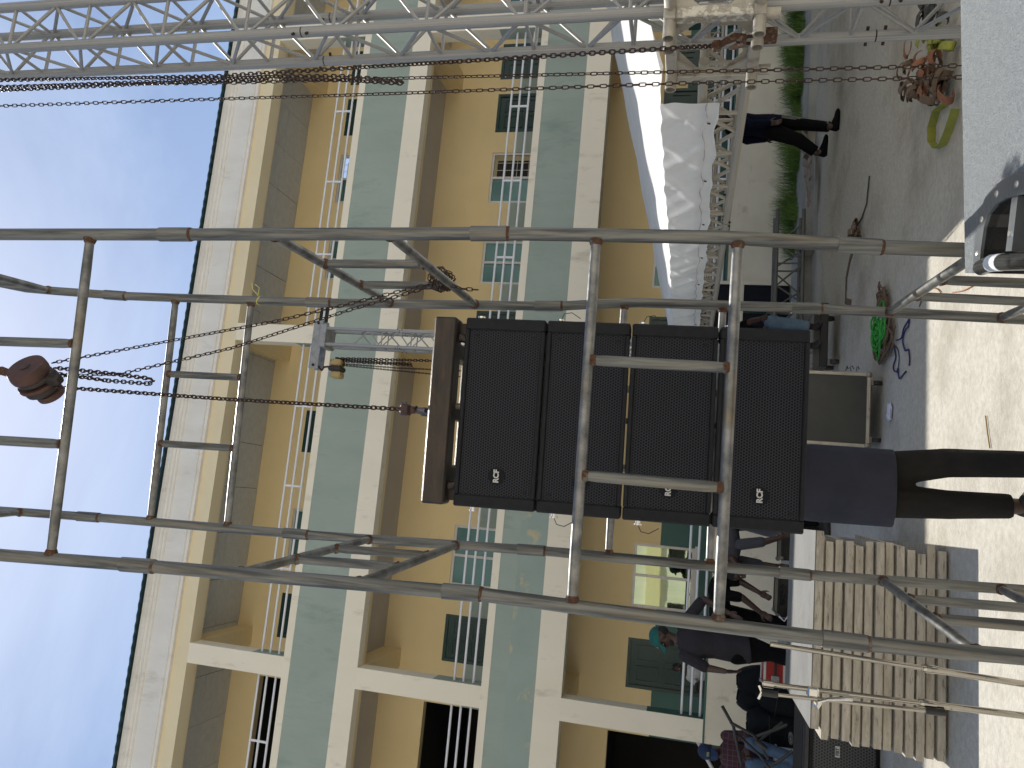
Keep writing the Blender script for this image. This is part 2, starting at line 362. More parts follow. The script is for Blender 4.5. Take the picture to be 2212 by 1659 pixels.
def thing(name, label, cat, loc, group=None):
    o = bpy.data.objects.new(name, None); col.objects.link(o); o.location = loc; o.empty_display_size = .1; ORG[o.name] = Vector(loc)
    return tag(o, label, cat, group)
def struct(o): o['kind'] = 'structure'; return o
_cyl = {}
def unit_cyl(mat, n=12):
    if (mat, n) not in _cyl:
        m = MB(); m.tube([(0, 0, -.5), (0, 0, .5)], 1, n); _cyl[mat, n] = m.mesh('bar', mat, True, Vector())
    return _cyl[mat, n]
def rod(name, a, b, r, mat, parent, n=12):          # round bar sharing one mesh, from a to b
    a, b = Vector(a), Vector(b); d = b-a
    o = bpy.data.objects.new(name, unit_cyl(mat, n)); col.objects.link(o); c = (a+b)/2; ORG[o.name] = c
    o.parent = parent; o.location = c-ORG[parent.name]
    o.rotation_mode = 'QUATERNION'; o.rotation_quaternion = d.to_track_quat('Z', 'Y'); o.scale = (r, r, d.length)
    return o
def place(name, mesh, parent, M):
    o = bpy.data.objects.new(name, mesh); col.objects.link(o); ORG[o.name] = M.translation.copy(); o.parent = parent
    M = Matrix.Translation(M.translation-ORG[parent.name]) @ M.to_quaternion().to_matrix().to_4x4() @ Matrix.Diagonal((*M.to_scale(), 1))
    o.matrix_local = M; return o
def text_mesh(txt, size, mat, depth=.0008, bold=0.0, name='lettering'):
    cu = bpy.data.curves.new('t', 'FONT'); cu.body = txt; cu.size = size; cu.extrude = depth; cu.align_x = 'CENTER'; cu.align_y = 'CENTER'; cu.offset = bold
    o = bpy.data.objects.new('t', cu); col.objects.link(o); bpy.context.view_layer.update()
    me = bpy.data.meshes.new_from_object(o.evaluated_get(bpy.context.evaluated_depsgraph_get())); bpy.data.objects.remove(o); bpy.data.curves.remove(cu)
    me.name = name; me.materials.clear(); me.materials.append(MATS[mat]); return me
def lerp(a, b, t): return Vector(a)*(1-t)+Vector(b)*t
def along(pts, step):
    pts = [Vector(p) for p in pts]; out = []; carry = 0
    for a, b in zip(pts, pts[1:]):
        d = b-a; L_ = d.length; t = carry
        while t < L_: out.append((a+d*(t/L_), d/L_)); t += step
        carry = t-L_
    return out
# ------------------------------------------------------------------ ground and apron
def gfn(u, v):
    return (-300+600*u, -300+600*v, 0)
g = MB().add([(-400, -400, 0), (400, -400, 0), (400, 400, 0), (-400, 400, 0)], [(0, 1, 2, 3)]).build('ground', 'concrete', org=(0, 0, 0)); struct(g)
ap = MB()
xs = [-14+.6*i for i in range(57)]
fr = [11.58+random.uniform(-.03, .03) for _ in xs]
for i in range(len(xs)-1):
    a, b = xs[i], xs[i+1]; y0, y1 = fr[i], fr[i+1]; z = .11
    ap.add([(a, y0, 0), (b, y1, 0), (b, y1+.02, z), (a, y0+.02, z), (b, 13.1, z), (a, 13.1, z)], [(0, 1, 2, 3), (3, 2, 4, 5)])
ap = ap.build('pavement', 'kerb'); struct(ap)

# ------------------------------------------------------------------ the school building
BLD = thing('school_building', 'three storey yellow and cream school with green balcony bands', 'building', (3, 13, 0))
COLS = [(-9.36, -9.01), (-3.36, -3.01), (2.65, 2.99), (8.98, 9.33), (14.98, 15.33)]
X0, X1, YF, YB = -9.36, 15.33, 13.0, 15.1
ZT, ZO, ZF, ZC = [1.167, 4.747, 8.367], [3.403, 6.967, 10.262], [.30, 3.86, 7.46], [3.74, 7.36, 10.60]
GB = [None, (3.842, 4.618), (7.33, 8.231)]
def part(mb, name, mat, parent=BLD, smooth=False): return mb.build(name, mat, parent, smooth)
# beams, bands and parapets of the two upper floors
for k in (1, 2):
    part(MB().bx(X0, X1, YF, YF+.22, ZO[k-1], GB[k][0]), 'beam', 'cream')
    part(MB().bx(X0, X1, YF+.004, YF+.2, GB[k][0], GB[k][1]), 'balcony_band', 'band_green')
    if k == 1: part(MB().bx(X0, .35, YF+.0015, YF+.0035, GB[k][0]+.004, GB[k][1]-.3), 'peeled_paint', 'band_green_peeled')
    part(MB().bx(X0, X1, YF-.003, YF+.22, GB[k][1], ZT[k]), 'parapet_cap', 'cream')
# ground floor low wall: open at the entrance bay on the left and at the doorway right of the middle column
for a, b in ((-3.36, 2.65), (4.05, 15.33)):
    part(MB().bx(a, b, YF, YF+.2, 0, ZT[0]-.03), 'low_wall', 'cream_dirty')
    part(MB().bx(a+.01, b-.01, YF-.004, YF+.22, ZT[0]-.03, ZT[0]), 'wall_coping', 'dado')
for a, b in COLS:
    for k in range(3):
        z0 = 0 if (k == 0 and (a > 2 and a < 3 or a < -3.4)) else ZT[k]
        part(MB().bx(a, b, YF, YF+.34, z0 if k else (ZT[0] if a < -3 or a > 3 else 0), ZO[k]), 'column', 'cream')
        zd = ZF[k]+1.74
        part(MB().bx(a-.003, b+.003, YF+.012, YF+.343, ZT[k]+.002, zd-(.0 if k < 2 else .2)), 'column_dado', 'dado' if k == 0 else 'band_green')
        part(MB().bx(a, b, YF+.34, YB, ZO[k]-.02, ZC[k]), 'cross_beam', 'yellow')
part(MB().bx(-9.36, -9.01, YF, YF+.3, 0, 1.167), 'column_base', 'cream_dirty')
part(MB().bx(X0, X1, YF, YF+.3, ZO[2], 10.62), 'beam', 'cream_top')
for k in range(3):   # the back sides of the beams give the soffits their depth
    part(MB().bx(X0, X1, YF+.22, YF+.34, ZO[k]+.001, ZC[k]-.002), 'beam', 'yellow')
# slabs
for k in range(3):
    if k: part(MB().bx(X0, X1, YF+.222, YB, ZF[k]-.14, ZF[k]), 'floor_slab', 'soffit')
    else: part(MB().bx(X0, X1, YF+.03, YB, .0, ZF[0]), 'floor_slab', 'kerb')
for k in (0, 1): part(MB().bx(X0, X1, YF+.34, YB, ZC[k], ZC[k]+.05), 'soffit', 'soffit')
# ceiling boards of the top balcony
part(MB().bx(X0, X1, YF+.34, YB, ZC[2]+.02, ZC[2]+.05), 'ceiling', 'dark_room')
x = X0
while x < X1-.1:
    wd = .92
    for r in range(2):
        y0 = YF+.345+r*.877; z = ZC[2]+random.uniform(-.004, .006)
        m = MB(); m.box((x+wd/2, y0+.437, z), (wd-.009, .868, .012), Matrix.Rotation(R(random.uniform(-.25, .25)), 3, 'Y'))
        part(m, 'ceiling_panel', 'panel_grey')
    x += wd
# back walls with openings
WIN = [(-1.68, -.5), (-4.0, -4.0), (4.53, 5.48), (6.33, 7.48), (-7.2, -6.05), (10.4, 11.55), (12.2, 13.3)]
DOOR = [(-3.13, -2.24), (3.0, 3.94), (7.95, 8.85), (9.2, 10.05), (.7, 1.6)]
WHEAD = [2.52, 6.10, 9.68]
def wall_panel(name, mat, x0, x1, z0, z1, y0, y1, ops):
    X = sorted({x0, x1, *[v for o in ops for v in o[:2] if x0 < v < x1]}); Z = sorted({z0, z1, *[v for o in ops for v in o[2:] if z0 < v < z1]})
    def solid(i, j):
        if not (0 <= i < len(X)-1 and 0 <= j < len(Z)-1): return False
        cx, cz = (X[i]+X[i+1])/2, (Z[j]+Z[j+1])/2
        return not any(a < cx < b and c < cz < d for a, b, c, d in ops)
    m = MB()
    for i in range(len(X)-1):
        for j in range(len(Z)-1):
            if not solid(i, j): continue
            a, b, c, d = X[i], X[i+1], Z[j], Z[j+1]
            m.add([(a, y0, c), (b, y0, c), (b, y0, d), (a, y0, d)], [(0, 1, 2, 3)])
            for (di, dj, q) in ((-1, 0, ((a, y0, c), (a, y0, d), (a, y1, d), (a, y1, c))), (1, 0, ((b, y0, c), (b, y1, c), (b, y1, d), (b, y0, d))), (0, -1, ((a, y0, c), (a, y1, c), (b, y1, c), (b, y0, c))), (0, 1, ((a, y0, d), (b, y0, d), (b, y1, d), (a, y1, d)))):
                if not solid(i+di, j+dj): m.add(q, [(0, 1, 2, 3)])
    return part(m, name, mat)
def window(x0, x1, z0, z1, glass, half=False):
    w_ = part(MB().bx(x0, x1, YB+.02, YB+.07, z0, z0+.05).bx(x0, x1, YB+.02, YB+.07, z1-.05, z1).bx(x0, x0+.05, YB+.02, YB+.07, z0+.05, z1-.05).bx(x1-.05, x1, YB+.02, YB+.07, z0+.05, z1-.05), 'window', 'alu_frame')
    xm = (x0+x1)/2
    part(MB().bx(xm-.025, xm+.025, YB+.012, YB+.062, z0+.05, z1-.05), 'mullion', 'alu_frame', w_)
    part(MB().bx(x0-.04, x1+.04, YB-.03, YB+.02, z0-.05, z0), 'sill', 'alu_frame', w_)
    for s_, (a, b) in enumerate(((x0+.05, xm-.025), (xm+.025, x1-.05))):
        if half and s_ == 1:
            part(MB().bx(a, b, YB+.30, YB+.31, z0+.05, z1-.05), 'dark_interior', 'dark_room', w_)  # dark sheet standing in for the unlit room behind
            for t in range(1, 4): rod('grille_bar', (a, YB+.05, z0+.05+t*(z1-z0-.1)/4), (b, YB+.05, z0+.05+t*(z1-z0-.1)/4), .006, 'alu_frame', w_, 6)
            for t in range(1, 3): rod('grille_bar', (a+t*(b-a)/3, YB+.06, z0+.05), (a+t*(b-a)/3, YB+.06, z1-.05), .006, 'alu_frame', w_, 6)
            continue
        tl = random.uniform(-.5, .5); c = ((a+b)/2, YB+.045-.004*s_, (z0+z1)/2)
        part(MB().box(c, (b-a, .006, z1-z0-.1), Matrix.Rotation(R(tl*.5), 3, 'X')), 'pane', glass, w_)
def door(x0, x1, z0, z1):
    d = part(MB().bx(x0, x1, YB+.03, YB+.08, z0, z1), 'door', 'door_green')
    part(MB().bx(x0, x0+.06, YB+.0, YB+.03, z0, z1-.06).bx(x1-.06, x1, YB+.0, YB+.03, z0, z1-.06).bx(x0, x1, YB+.0, YB+.03, z1-.06, z1), 'door_frame', 'door_green', d)
    xm = (x0+x1)/2
    for a, b in ((x0+.12, xm-.04), (xm+.04, x1-.12)):
        zz = z1-.16
        for h in (.42, .55, .55):
            m = MB().bx(a, b, YB+.012, YB+.03, zz-h, zz-h+.03).bx(a, b, YB+.012, YB+.03, zz-.03, zz).bx(a, a+.03, YB+.012, YB+.03, zz-h+.03, zz-.03).bx(b-.03, b, YB+.012, YB+.03, zz-h+.03, zz-.03)
            part(m, 'door_panel', 'door_green', d); zz -= h+.09
for k in range(3):
    ops = []
    for a, b in WIN:
        if a < b: ops.append((a, b, WHEAD[k]-1.12, WHEAD[k]))
    for a, b in DOOR: ops.append((a, b, ZF[k], WHEAD[k]))
    hall = (-8.2, -3.93, ZF[k], WHEAD[k]+.27)      # open stair hall in the left bay
    ops = [o for o in ops if not (o[0] < hall[1] and o[1] > hall[0])]+[hall]
    zd = ZF[k]+1.74
    wall_panel('back_wall', 'yellow', X0, X1, zd, ZC[k]+.02, YB, YB+.18, ops)
    cuts = sorted([(a, b) for a, b, c, d in ops if c <= ZF[k]+.01])
    edges = [X0]+[v for c in cuts for v in c]+[X1]
    for a, b in zip(edges[::2], edges[1::2]):
        if b-a > .02: wall_panel('wall_dado', 'dado' if k == 0 else 'band_green', a, b, ZF[k], zd, YB-.003, YB+.18, ops)
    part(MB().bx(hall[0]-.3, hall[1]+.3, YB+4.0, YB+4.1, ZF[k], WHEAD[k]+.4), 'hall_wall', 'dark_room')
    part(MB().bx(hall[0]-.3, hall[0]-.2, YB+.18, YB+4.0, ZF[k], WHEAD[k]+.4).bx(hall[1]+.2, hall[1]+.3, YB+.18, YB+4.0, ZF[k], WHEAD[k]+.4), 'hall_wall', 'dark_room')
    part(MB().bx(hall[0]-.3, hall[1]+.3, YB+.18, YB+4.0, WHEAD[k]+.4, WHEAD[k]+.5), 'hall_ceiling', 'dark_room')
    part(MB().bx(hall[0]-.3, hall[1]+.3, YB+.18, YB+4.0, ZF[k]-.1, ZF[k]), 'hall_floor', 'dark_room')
    for a, b, c, d in ops[:-1]:
        if (a, b) in DOOR: door(a, b, c, d)
        else: window(a, b, c, d, 'glass_mirror' if k == 0 and a < 0 else 'glass_teal', half=(a == 6.33))
# white pipe railings
for k in range(3):
    zr = [ZT[k]+.178, ZT[k]+.352, ZT[k]+.514] if k else [ZT[k]+.05, ZT[k]+.195, ZT[k]+.335]
    for (a0, a1), (b0, b1) in zip(COLS, COLS[1:]):
        lo = a1; hi = b0
        if k == 0 and lo < -4: continue
        if k == 0 and 2.9 < lo < 3.1: lo = 4.05
        for z in zr: rod('rail', (lo, YF+.15, z), (hi, YF+.15, z), .021, 'rail_white', BLD, 10)
        x = -9.0
        while x < 15.3:
            if lo+.3 < x < hi-.3: part(MB().bx(x-.018, x+.018, YF+.137, YF+.163, zr[0]+.018, zr[2]-.018), 'rail_post', 'rail_white')
            x += 1.495
# cornice profile, gutter board, roof sheet
cp = [(0, 13.30, 10.55), (0, 12.93, 10.55), (0, 12.93, 10.60), (0, 12.90, 10.615), (0, 12.90, 10.66), (0, 12.93, 10.675), (0, 12.93, 11.02), (0, 12.90, 11.035), (0, 12.90, 11.075), (0, 12.87, 11.09), (0, 12.87, 11.13), (0, 12.83, 11.15), (0, 12.83, 11.235), (0, 13.30, 11.235)]
part(MB().prism(cp, (X0-.1, 0, 0), (X1+.1, 0, 0)), 'cornice', 'cornice_white')
rs = MB()
nx = 520
def roof_fn(u, v):
    x = X0-.3+(X1-X0+.6)*u; return (x, 12.74+6.0*v, 11.262+.006*math.sin(x*2*math.pi/.19)+1.5*v)
rs.grid(roof_fn, nx, 1)
def roof_fn2(u, v):
    p = roof_fn(u, 1-v); return (p[0], p[1], p[2]-.012)
rs.grid(roof_fn2, nx, 1); rs.grid(lambda u, v: (roof_fn(u, 0)[0], 12.74, roof_fn(u, 0)[2]-.016*(1-v)), nx, 1)
part(rs, 'roof', 'roof_sheet', smooth=True)
part(MB().bx(X0, X1, 13.15, 13.2, 11.235, 11.26), 'purlin', 'dark_room')
part(MB().bx(X0, X0+.2, YF+.34, 24, 0, 11.2).bx(X1-.2, X1, YF+.34, 24, 0, 11.2).bx(X0, X1, 24, 24.2, 0, 12.6), 'side_wall', 'yellow')
# entrance of the left bay: white stair handrail, brown wall tiles
rod('stair_rail', atY(1494, 1578, 13.7), atY(1560, 1700, 13.3), .03, 'rail_white', BLD, 10)
for i in range(5):
    for j in range(3):
        part(MB().bx(-4.35+i*.19, -4.35+i*.19+.18, 12.985, 13.0, .115+j*.19, .115+j*.19+.18), 'wall_tile', 'tile_brown' if (i+j) % 2 else 'tile_pale')
part(MB().bx(-4.4, -3.36, 13.0, 13.25, 0, .72), 'stair_cheek', 'cream_dirty')
# doorway right of the middle column, filled with near-black panels
gt = thing('dark_doorway', 'dark navy panels in a pale doorway frame right of the speakers', 'gate', (3.5, 13.05, .11))
for a, b in ((3.05, 3.5), (3.54, 3.99)): MB().bx(a, b, 12.985, 13.012, .13, 1.62).build('doorway_panel', 'panel_navy', gt)
MB().bx(2.995, 3.05, 12.96, 13.025, .112, 1.68).bx(3.99, 4.045, 12.96, 13.025, .112, 1.68).bx(3.05, 3.99, 12.96, 13.025, 1.62, 1.68).build('doorway_frame', 'cream_dirty', gt)
MB().bx(3.05, 3.99, 12.965, 12.983, .86, .93).build('doorway_rail', 'cream_dirty', gt)

# grass along the foot of the low wall
gm = MB(); rg = random.Random(5)
tufts = [(rg.uniform(4.5, 14), 12.95-rg.random()**1.5*.62, rg.uniform(.35, 1.25), rg.uniform(.05, .16)) for _ in range(150)]
for tx_, ty_, th_, tr_ in tufts:
    lean = rg.uniform(-.5, .5)
    for i in range(int(60*(.5+th_))):
        a = rg.uniform(0, 6.28); q = rg.random()**.5*tr_; x = tx_+math.cos(a)*q*1.6; y = min(12.985, ty_+math.sin(a)*q)
        h = rg.uniform(.08, .40)*th_; le = rg.uniform(.02, .28)*th_; wd = rg.uniform(.0025, .006); a = rg.uniform(0, 6.28)
        b = Vector((x, y, .108)); t = b+Vector((math.cos(a)*le+lean*h*.5, -abs(math.sin(a))*le, h)); m_ = lerp(b, t, .5)+Vector((0, 0, h*.2)); s = Vector((-math.sin(a), math.cos(a), 0))*wd
        gm.add([b-s, b+s, m_+s*.8, m_-s*.8, t], [(0, 1, 2, 3), (3, 2, 4)])
tag(gm.build('grass', 'grass', org=(9, 12.7, .11)), 'tufts of green grass along the foot of the low cream wall', 'grass', kind='stuff')
# ------------------------------------------------------------------ sunlit block across the yard (mirrored in the window; nearness, height and white walls shaped for bounce light)
OB = thing('facing_block', 'sunlit cream block across the yard, seen mirrored in the ground floor window', 'building', (2, -6.8, 0))
oy = -6.8
def opart(mb, name, mat, parent=OB): return mb.build(name, mat, parent)
opart(MB().bx(-22, 26, oy-9, oy-.2, 0, 13.6), 'wall', 'cornice_white')
for z in (0, 3.4, 6.8, 10.2):
    opart(MB().bx(-22, 26, oy-.2, oy, z+2.55, z+3.2), 'balcony_band', 'cream_top')
    x = -20.5
    while x < 25:
        w_ = opart(MB().bx(x, x+1.2, oy-.2, oy-.12, z+1.35, z+1.43).bx(x, x+1.2, oy-.2, oy-.12, z+2.2, z+2.28).bx(x, x+.08, oy-.2, oy-.12, z+1.43, z+2.2).bx(x+1.12, x+1.2, oy-.2, oy-.12, z+1.43, z+2.2), 'window', 'cornice_white')
        opart(MB().bx(x+.08, x+1.12, oy-.21, oy-.19, z+1.43, z+2.2), 'pane', 'glass_dark', w_)
        x += 2.6
opart(MB().bx(-22.3, 26.3, oy-9.3, oy+.3, 13.6, 13.85), 'roof', 'cornice_white')
# ------------------------------------------------------------------ scaffold tower of stacked pipe frames
SC = thing('scaffold_tower', 'square scaffold tower of grey galvanised pipes around the hanging speakers', 'scaffold', (.33, 2.95, 0))
PATH = {
 'FR': [(.80, 2.215, 5.7), (.816, 2.243, 4.125), (.835, 2.274, 3.345), (.866, 2.317, 2.212), (.872, 2.349, 1.513), (.856, 2.376, 1.071), (.855, 2.387, .863), (.85, 2.42, 0)],
 'FL': [(-.37, 2.27, 5.7), (-.342, 2.333, 3.959), (-.320, 2.359, 3.374), (-.285, 2.409, 2.209), (-.291, 2.421, 1.902), (-.299, 2.455, 1.031), (-.285, 2.470, .678), (-.27, 2.5, 0)],
 'BR': [(.94, 3.25, 5.7), (.918, 3.272, 5.229), (.893, 3.287, 5.059), (.880, 3.318, 4.478), (.893, 3.367, 3.354), (.924, 3.411, 2.232), (.955, 3.418, 1.906), (.962, 3.454, 1.094), (.953, 3.494, .283), (.95, 3.51, 0)],
 'BL': [(-.30, 3.35, 5.7), (-.273, 3.374, 5.064), (-.256, 3.398, 4.502), (-.232, 3.446, 3.356), (-.193, 3.495, 2.223), (-.179, 3.543, 1.066), (-.152, 3.577, .263), (-.145, 3.59, 0)]}
def pz(n, z):
    P = PATH[n]
    for a, b in zip(P, P[1:]):
        if a[2] >= z >= b[2]: return lerp(a, b, (a[2]-z)/(a[2]-b[2]))
    return Vector(P[0] if z > P[0][2] else P[-1])
RP = .0218
TIERS = [1.10, 2.235, 3.375, 4.505, 5.65]
for n in PATH:
    zs = [0]+TIERS
    for a, b in zip(zs, zs[1:]):
        pts = [pz(n, a+(b-a)*t/6) for t in range(7)]
        p = MB().tube(pts, RP, 14).build('post', 'galv', SC, True)
        if b < 5.6:
            c0, c1 = pz(n, b-.02), pz(n, b+.10)
            MB().tube([c0, pz(n, b+.04), c1], RP+.0035, 14).build('coupling_sleeve', 'galv', p, True)
            MB().tube([pz(n, b-.030), pz(n, b-.024), pz(n, b-.012), pz(n, b-.004)], [RP+.0004, RP+.0026, RP+.0022, RP+.0004], 14).build('rusty_weld', 'rust', p, True)
RB = .0174
def weld(a, d, parent, r=RB):
    a = Vector(a); d = Vector(d).normalized()
    MB().tube([a-d*.006, a+d*.005, a+d*.011], [r+.0065, r+.003, r+.0004], 12).build('rusty_weld', 'rust', parent, True)
def bar(pa, za, pb, zb, verts=True, other=None):
    a, b = pz(pa, za), pz(pb, zb); d = (b-a).normalized()
    o = MB().tube([lerp(a, b, t/8) for t in range(9)], [RB*(1.0 if 0 < t < 8 else .9) for t in range(9)], 12).build('cross_bar', 'galv_bar', SC, True)
    weld(a+d*RP, d, o); weld(b-d*RP, -d, o); return a, b
def ladder(pa, pb, zlo, zhi, fr=(.345, .655)):
    a0, b0 = bar(pa, zlo, pb, zlo); a1, b1 = bar(pa, zhi, pb, zhi)
    for t in fr:
        p, q = lerp(a0, b0, t), lerp(a1, b1, t); d = (q-p).normalized()
        o = MB().tube([p+d*RB*.6, lerp(p, q, .12), lerp(p, q, .5), lerp(p, q, .88), q-d*RB*.6], [RB*.86, RB, RB*1.02, RB, RB*.86], 12).build('strut', 'galv', SC, True)
        weld(p+d*RB*.8, d, o, RB*.92); weld(q-d*RB*.8, -d, o, RB*.92)
ladder('FL', 'FR', 1.490, 1.925); ladder('BL', 'BR', 1.490, 1.925)      # front and back frames
ladder('FR', 'BR', 2.620, 3.040); ladder('FL', 'BL', 2.620, 3.040)      # side frames above
ladder('FL', 'FR', 3.755, 4.19); ladder('BL', 'BR', 3.775, 4.195)
ladder('FR', 'BR', .365, .80, (.38, .66)); ladder('FL', 'BL', .345, .79, (.38, .66))
ladder('FR', 'BR', 4.93, 5.35); ladder('FL', 'BL', 4.93, 5.35)
# a scrap of yellow twine tied round the rear right post
tw = pz('BR', 3.73)
m = MB(); m.tube([tw+Vector((math.cos(t)*.0215, math.sin(t)*.0215, .006*math.sin(2*t))) for t in [i*2*math.pi/12 for i in range(12)]], .0035, 6, closed=True)
m.tube([tw+Vector((.02, -.02, 0)), tw+Vector((.05, -.03, .03)), tw+Vector((.085, -.02, .045))], .002, 5).tube([tw+Vector((.02, -.02, 0)), tw+Vector((.055, -.035, -.01)), tw+Vector((.075, -.03, .02))], .002, 5)
tag(m.build('twine', 'tie_yellow', smooth=True), 'scrap of yellow twine tied round the rear right scaffold post', 'twine')

# ------------------------------------------------------------------ chains
def link_mesh(pitch, wire, width, mat, n=6, seg=5):
    m = MB(); h = (pitch-wire)/2+wire*.5; hw = (width-wire)/2; s = h-hw+wire*.5; s = max(s, .0005); pts = []
    for i in range(seg+1): t = math.pi*i/seg; pts.append((hw*math.cos(t), 0, s+hw*math.sin(t)))
    for i in range(seg+1): t = math.pi+math.pi*i/seg; pts.append((hw*math.cos(t), 0, -s+hw*math.sin(t)))
    m.tube(pts, wire/2, n, closed=True); return m.mesh('chain_link', mat, True, Vector())
LOAD = link_mesh(.0205, .0062, .0215, 'chain_brown'); LOADD = link_mesh(.0205, .0062, .0215, 'chain_dark')
HAND = link_mesh(.026, .0045, .0175, 'chain_brown'); HANDD = link_mesh(.026, .0045, .0175, 'chain_dark')
def chain(name, label, pts, mesh, pitch, group=None, tw0=0.0, wob=.10, cat='chain', twist=0.0):
    P = along(pts, pitch); lo = min(P, key=lambda q: q[0].z)[0]
    t = thing(name, label, cat, lo, group); rr = random.Random(len(P)+int(lo.x*1000))
    for i, (p, d) in enumerate(P):
        q = d.to_track_quat('Z', 'Y') @ Quaternion((0, 0, 1), tw0+(math.pi/2 if i % 2 else 0)+rr.uniform(-wob, wob)+twist*i)
        place('chain_link', mesh, t, Matrix.Translation(p) @ q.to_matrix().to_4x4())
    return t
HY = 2.93
hook_top = atY(866, 884, HY); hoist_c = atY(78, 818, HY)
chain('load_chain', 'brown load chain from the red hoist straight down to the hook above the speakers', [atY(122, 836, HY), atY(500, 863, HY), hook_top], LOAD, .0205, 'chains of the red hoist', .5, twist=.008)
chain('slack_chain', 'doubled slack end of load chain dangling just below the red hoist', [atY(122, 795, HY-.02), atY(230, 806, HY-.02), atY(326, 818, HY-.02), atY(331, 824, HY), atY(322, 829, HY+.015), atY(230, 822, HY+.02), atY(122, 807, HY+.02)], LOAD, .0205, 'chains of the red hoist', .4)
kn = atY(953, 604, 3.0)
chain('hand_chain', 'upper strand of hand chain slanting from the red hoist to the knot', [atY(118, 783, HY+.06), atY(600, 693, HY+.05), atY(760, 655, 2.98), atY(935, 612, 2.99)], HAND, .026, 'chains of the red hoist', .5, twist=.02)
chain('hand_chain', 'lower strand of hand chain slanting from the red hoist to the knot', [atY(125, 812, HY+.08), atY(260, 808, HY+.07), atY(500, 752, HY+.06), atY(760, 668, 2.97), atY(938, 617, 2.97)], HAND, .026, 'chains of the red hoist', .2, twist=.02)
kp = []
for i in range(90):
    t = i*.42; rr = .033+.016*math.sin(i*.9); ax = (pz('BR', 2.62)-pz('FR', 2.62)).normalized(); u, v = frame_for(ax)
    kp.append(kn+u*math.cos(t)*rr+v*math.sin(t)*rr+ax*(.028*math.sin(i*.23)))
chain('chain_knot', 'hand chain wound in a knot round the side scaffold bar', kp, HAND, .026, 'chains of the red hoist')
chain('chain_tail', 'loose end of hand chain sticking out below the knot', [atY(968, 615, 2.98), atY(1000, 624, 2.97), atY(1030, 626, 2.96)], HAND, .026, 'chains of the red hoist')

# ------------------------------------------------------------------ red chain hoist
HO = thing('chain_hoist', 'weathered red chain hoist with round covers under the top of the scaffold', 'hoist', hoist_c)
hx = Vector((.62, -.78, .05)).normalized(); hz = Vector((0, 0, 1)); hq = hx.to_track_quat('Z', 'Y').to_matrix()
def disc(c, r, h, name, mat, parent, e=.25):
    c = Vector(c); return MB().tube([c-hx*h/2, c-hx*h*.45, c-hx*h*.1, c+hx*h*.25, c+hx*h*.5], [r*(1-e), r*.97, r, r*.98, r*(1-e)], 26).build(name, mat, parent, True)
disc(hoist_c+hx*.045+Vector((0, 0, .012)), .088, .055, 'wheel_cover', 'hoist_red', HO, .06)
c_ = hoist_c+hx*.076+Vector((0, 0, .012)); MB().tube([c_, c_+hx*.003], [.022, .015], 20).build('cover_boss', 'hoist_red', HO, True)
disc(hoist_c+hx*.008, .082, .022, 'hand_wheel', 'hoist_dark', HO, .1)
disc(hoist_c-hx*.022, .092, .018, 'side_plate', 'hoist_red', HO, .02)
disc(hoist_c-hx*.05, .080, .03, 'gear_case', 'hoist_dark', HO, .05)
disc(hoist_c-hx*.085-Vector((0, 0, .02)), .062, .04, 'gear_cover', 'hoist_red', HO, .3)
MB().cbox(hoist_c-Vector((0, 0, .085)), (.05, .1, .05), .01, hq).build('chain_guide', 'hoist_dark', HO)
for a in range(3):
    t = a*2.1+.6; MB().cyl(hoist_c-hx*.033+Vector((0, 0, 1))*.07*math.sin(t)+hx.cross(hz)*.07*math.cos(t), hoist_c+hx*.02+Vector((0, 0, 1))*.07*math.sin(t)+hx.cross(hz)*.07*math.cos(t), .008, 8).build('tie_bolt', 'hoist_dark', HO, True)
hk = [hoist_c+Vector((0, 0, z))+Vector((.03*s, 0, 0)) for z, s in ((.08, 0), (.13, 0), (.16, .6), (.20, .9), (.245, .6), (.26, -.2), (.24, -.8))]
MB().tube(hk, [.02, .016, .019, .021, .019, .014, .008], 12).build('top_hook', 'rust', HO, True)

# load hook on the bar
LH = thing('load_hook', 'red and steel hook gripping the fly bar above the speakers', 'hook', atY(917, 888, HY))
ht = hook_top
MB().cbox(ht-Vector((0, 0, .022)), (.042, .05, .042), .008).build('hook_block', 'hoist_red', LH)
MB().tube([ht+Vector((-.025, 0, -.012)), ht+Vector((.03, 0, -.012))], .012, 6).build('block_nut', 'hook_steel', LH)
hb = atY(925, 889, HY)
MB().tube([ht-Vector((0, 0, .044)), ht-Vector((0, 0, .064))], [.016, .014], 12).build('hook_neck', 'hoist_red', LH, True)
c0 = hb+Vector((0, 0, .02))
MB().tube([ht-Vector((0, 0, .062)), ht-Vector((0, -.012, .085)), c0+Vector((0, .036, .018)), c0+Vector((0, .032, -.015)), c0+Vector((0, .0, -.036)), c0+Vector((0, -.034, -.012)), c0+Vector((0, -.037, .012))], [.013, .015, .017, .017, .016, .012, .006], 12).build('hook_body', 'hook_steel', LH, True)
MB().tube([ht-Vector((-.012, .012, .07)), c0+Vector((.004, -.035, .03))], [.006, .004], 6).build('safety_latch', 'bolt', LH)

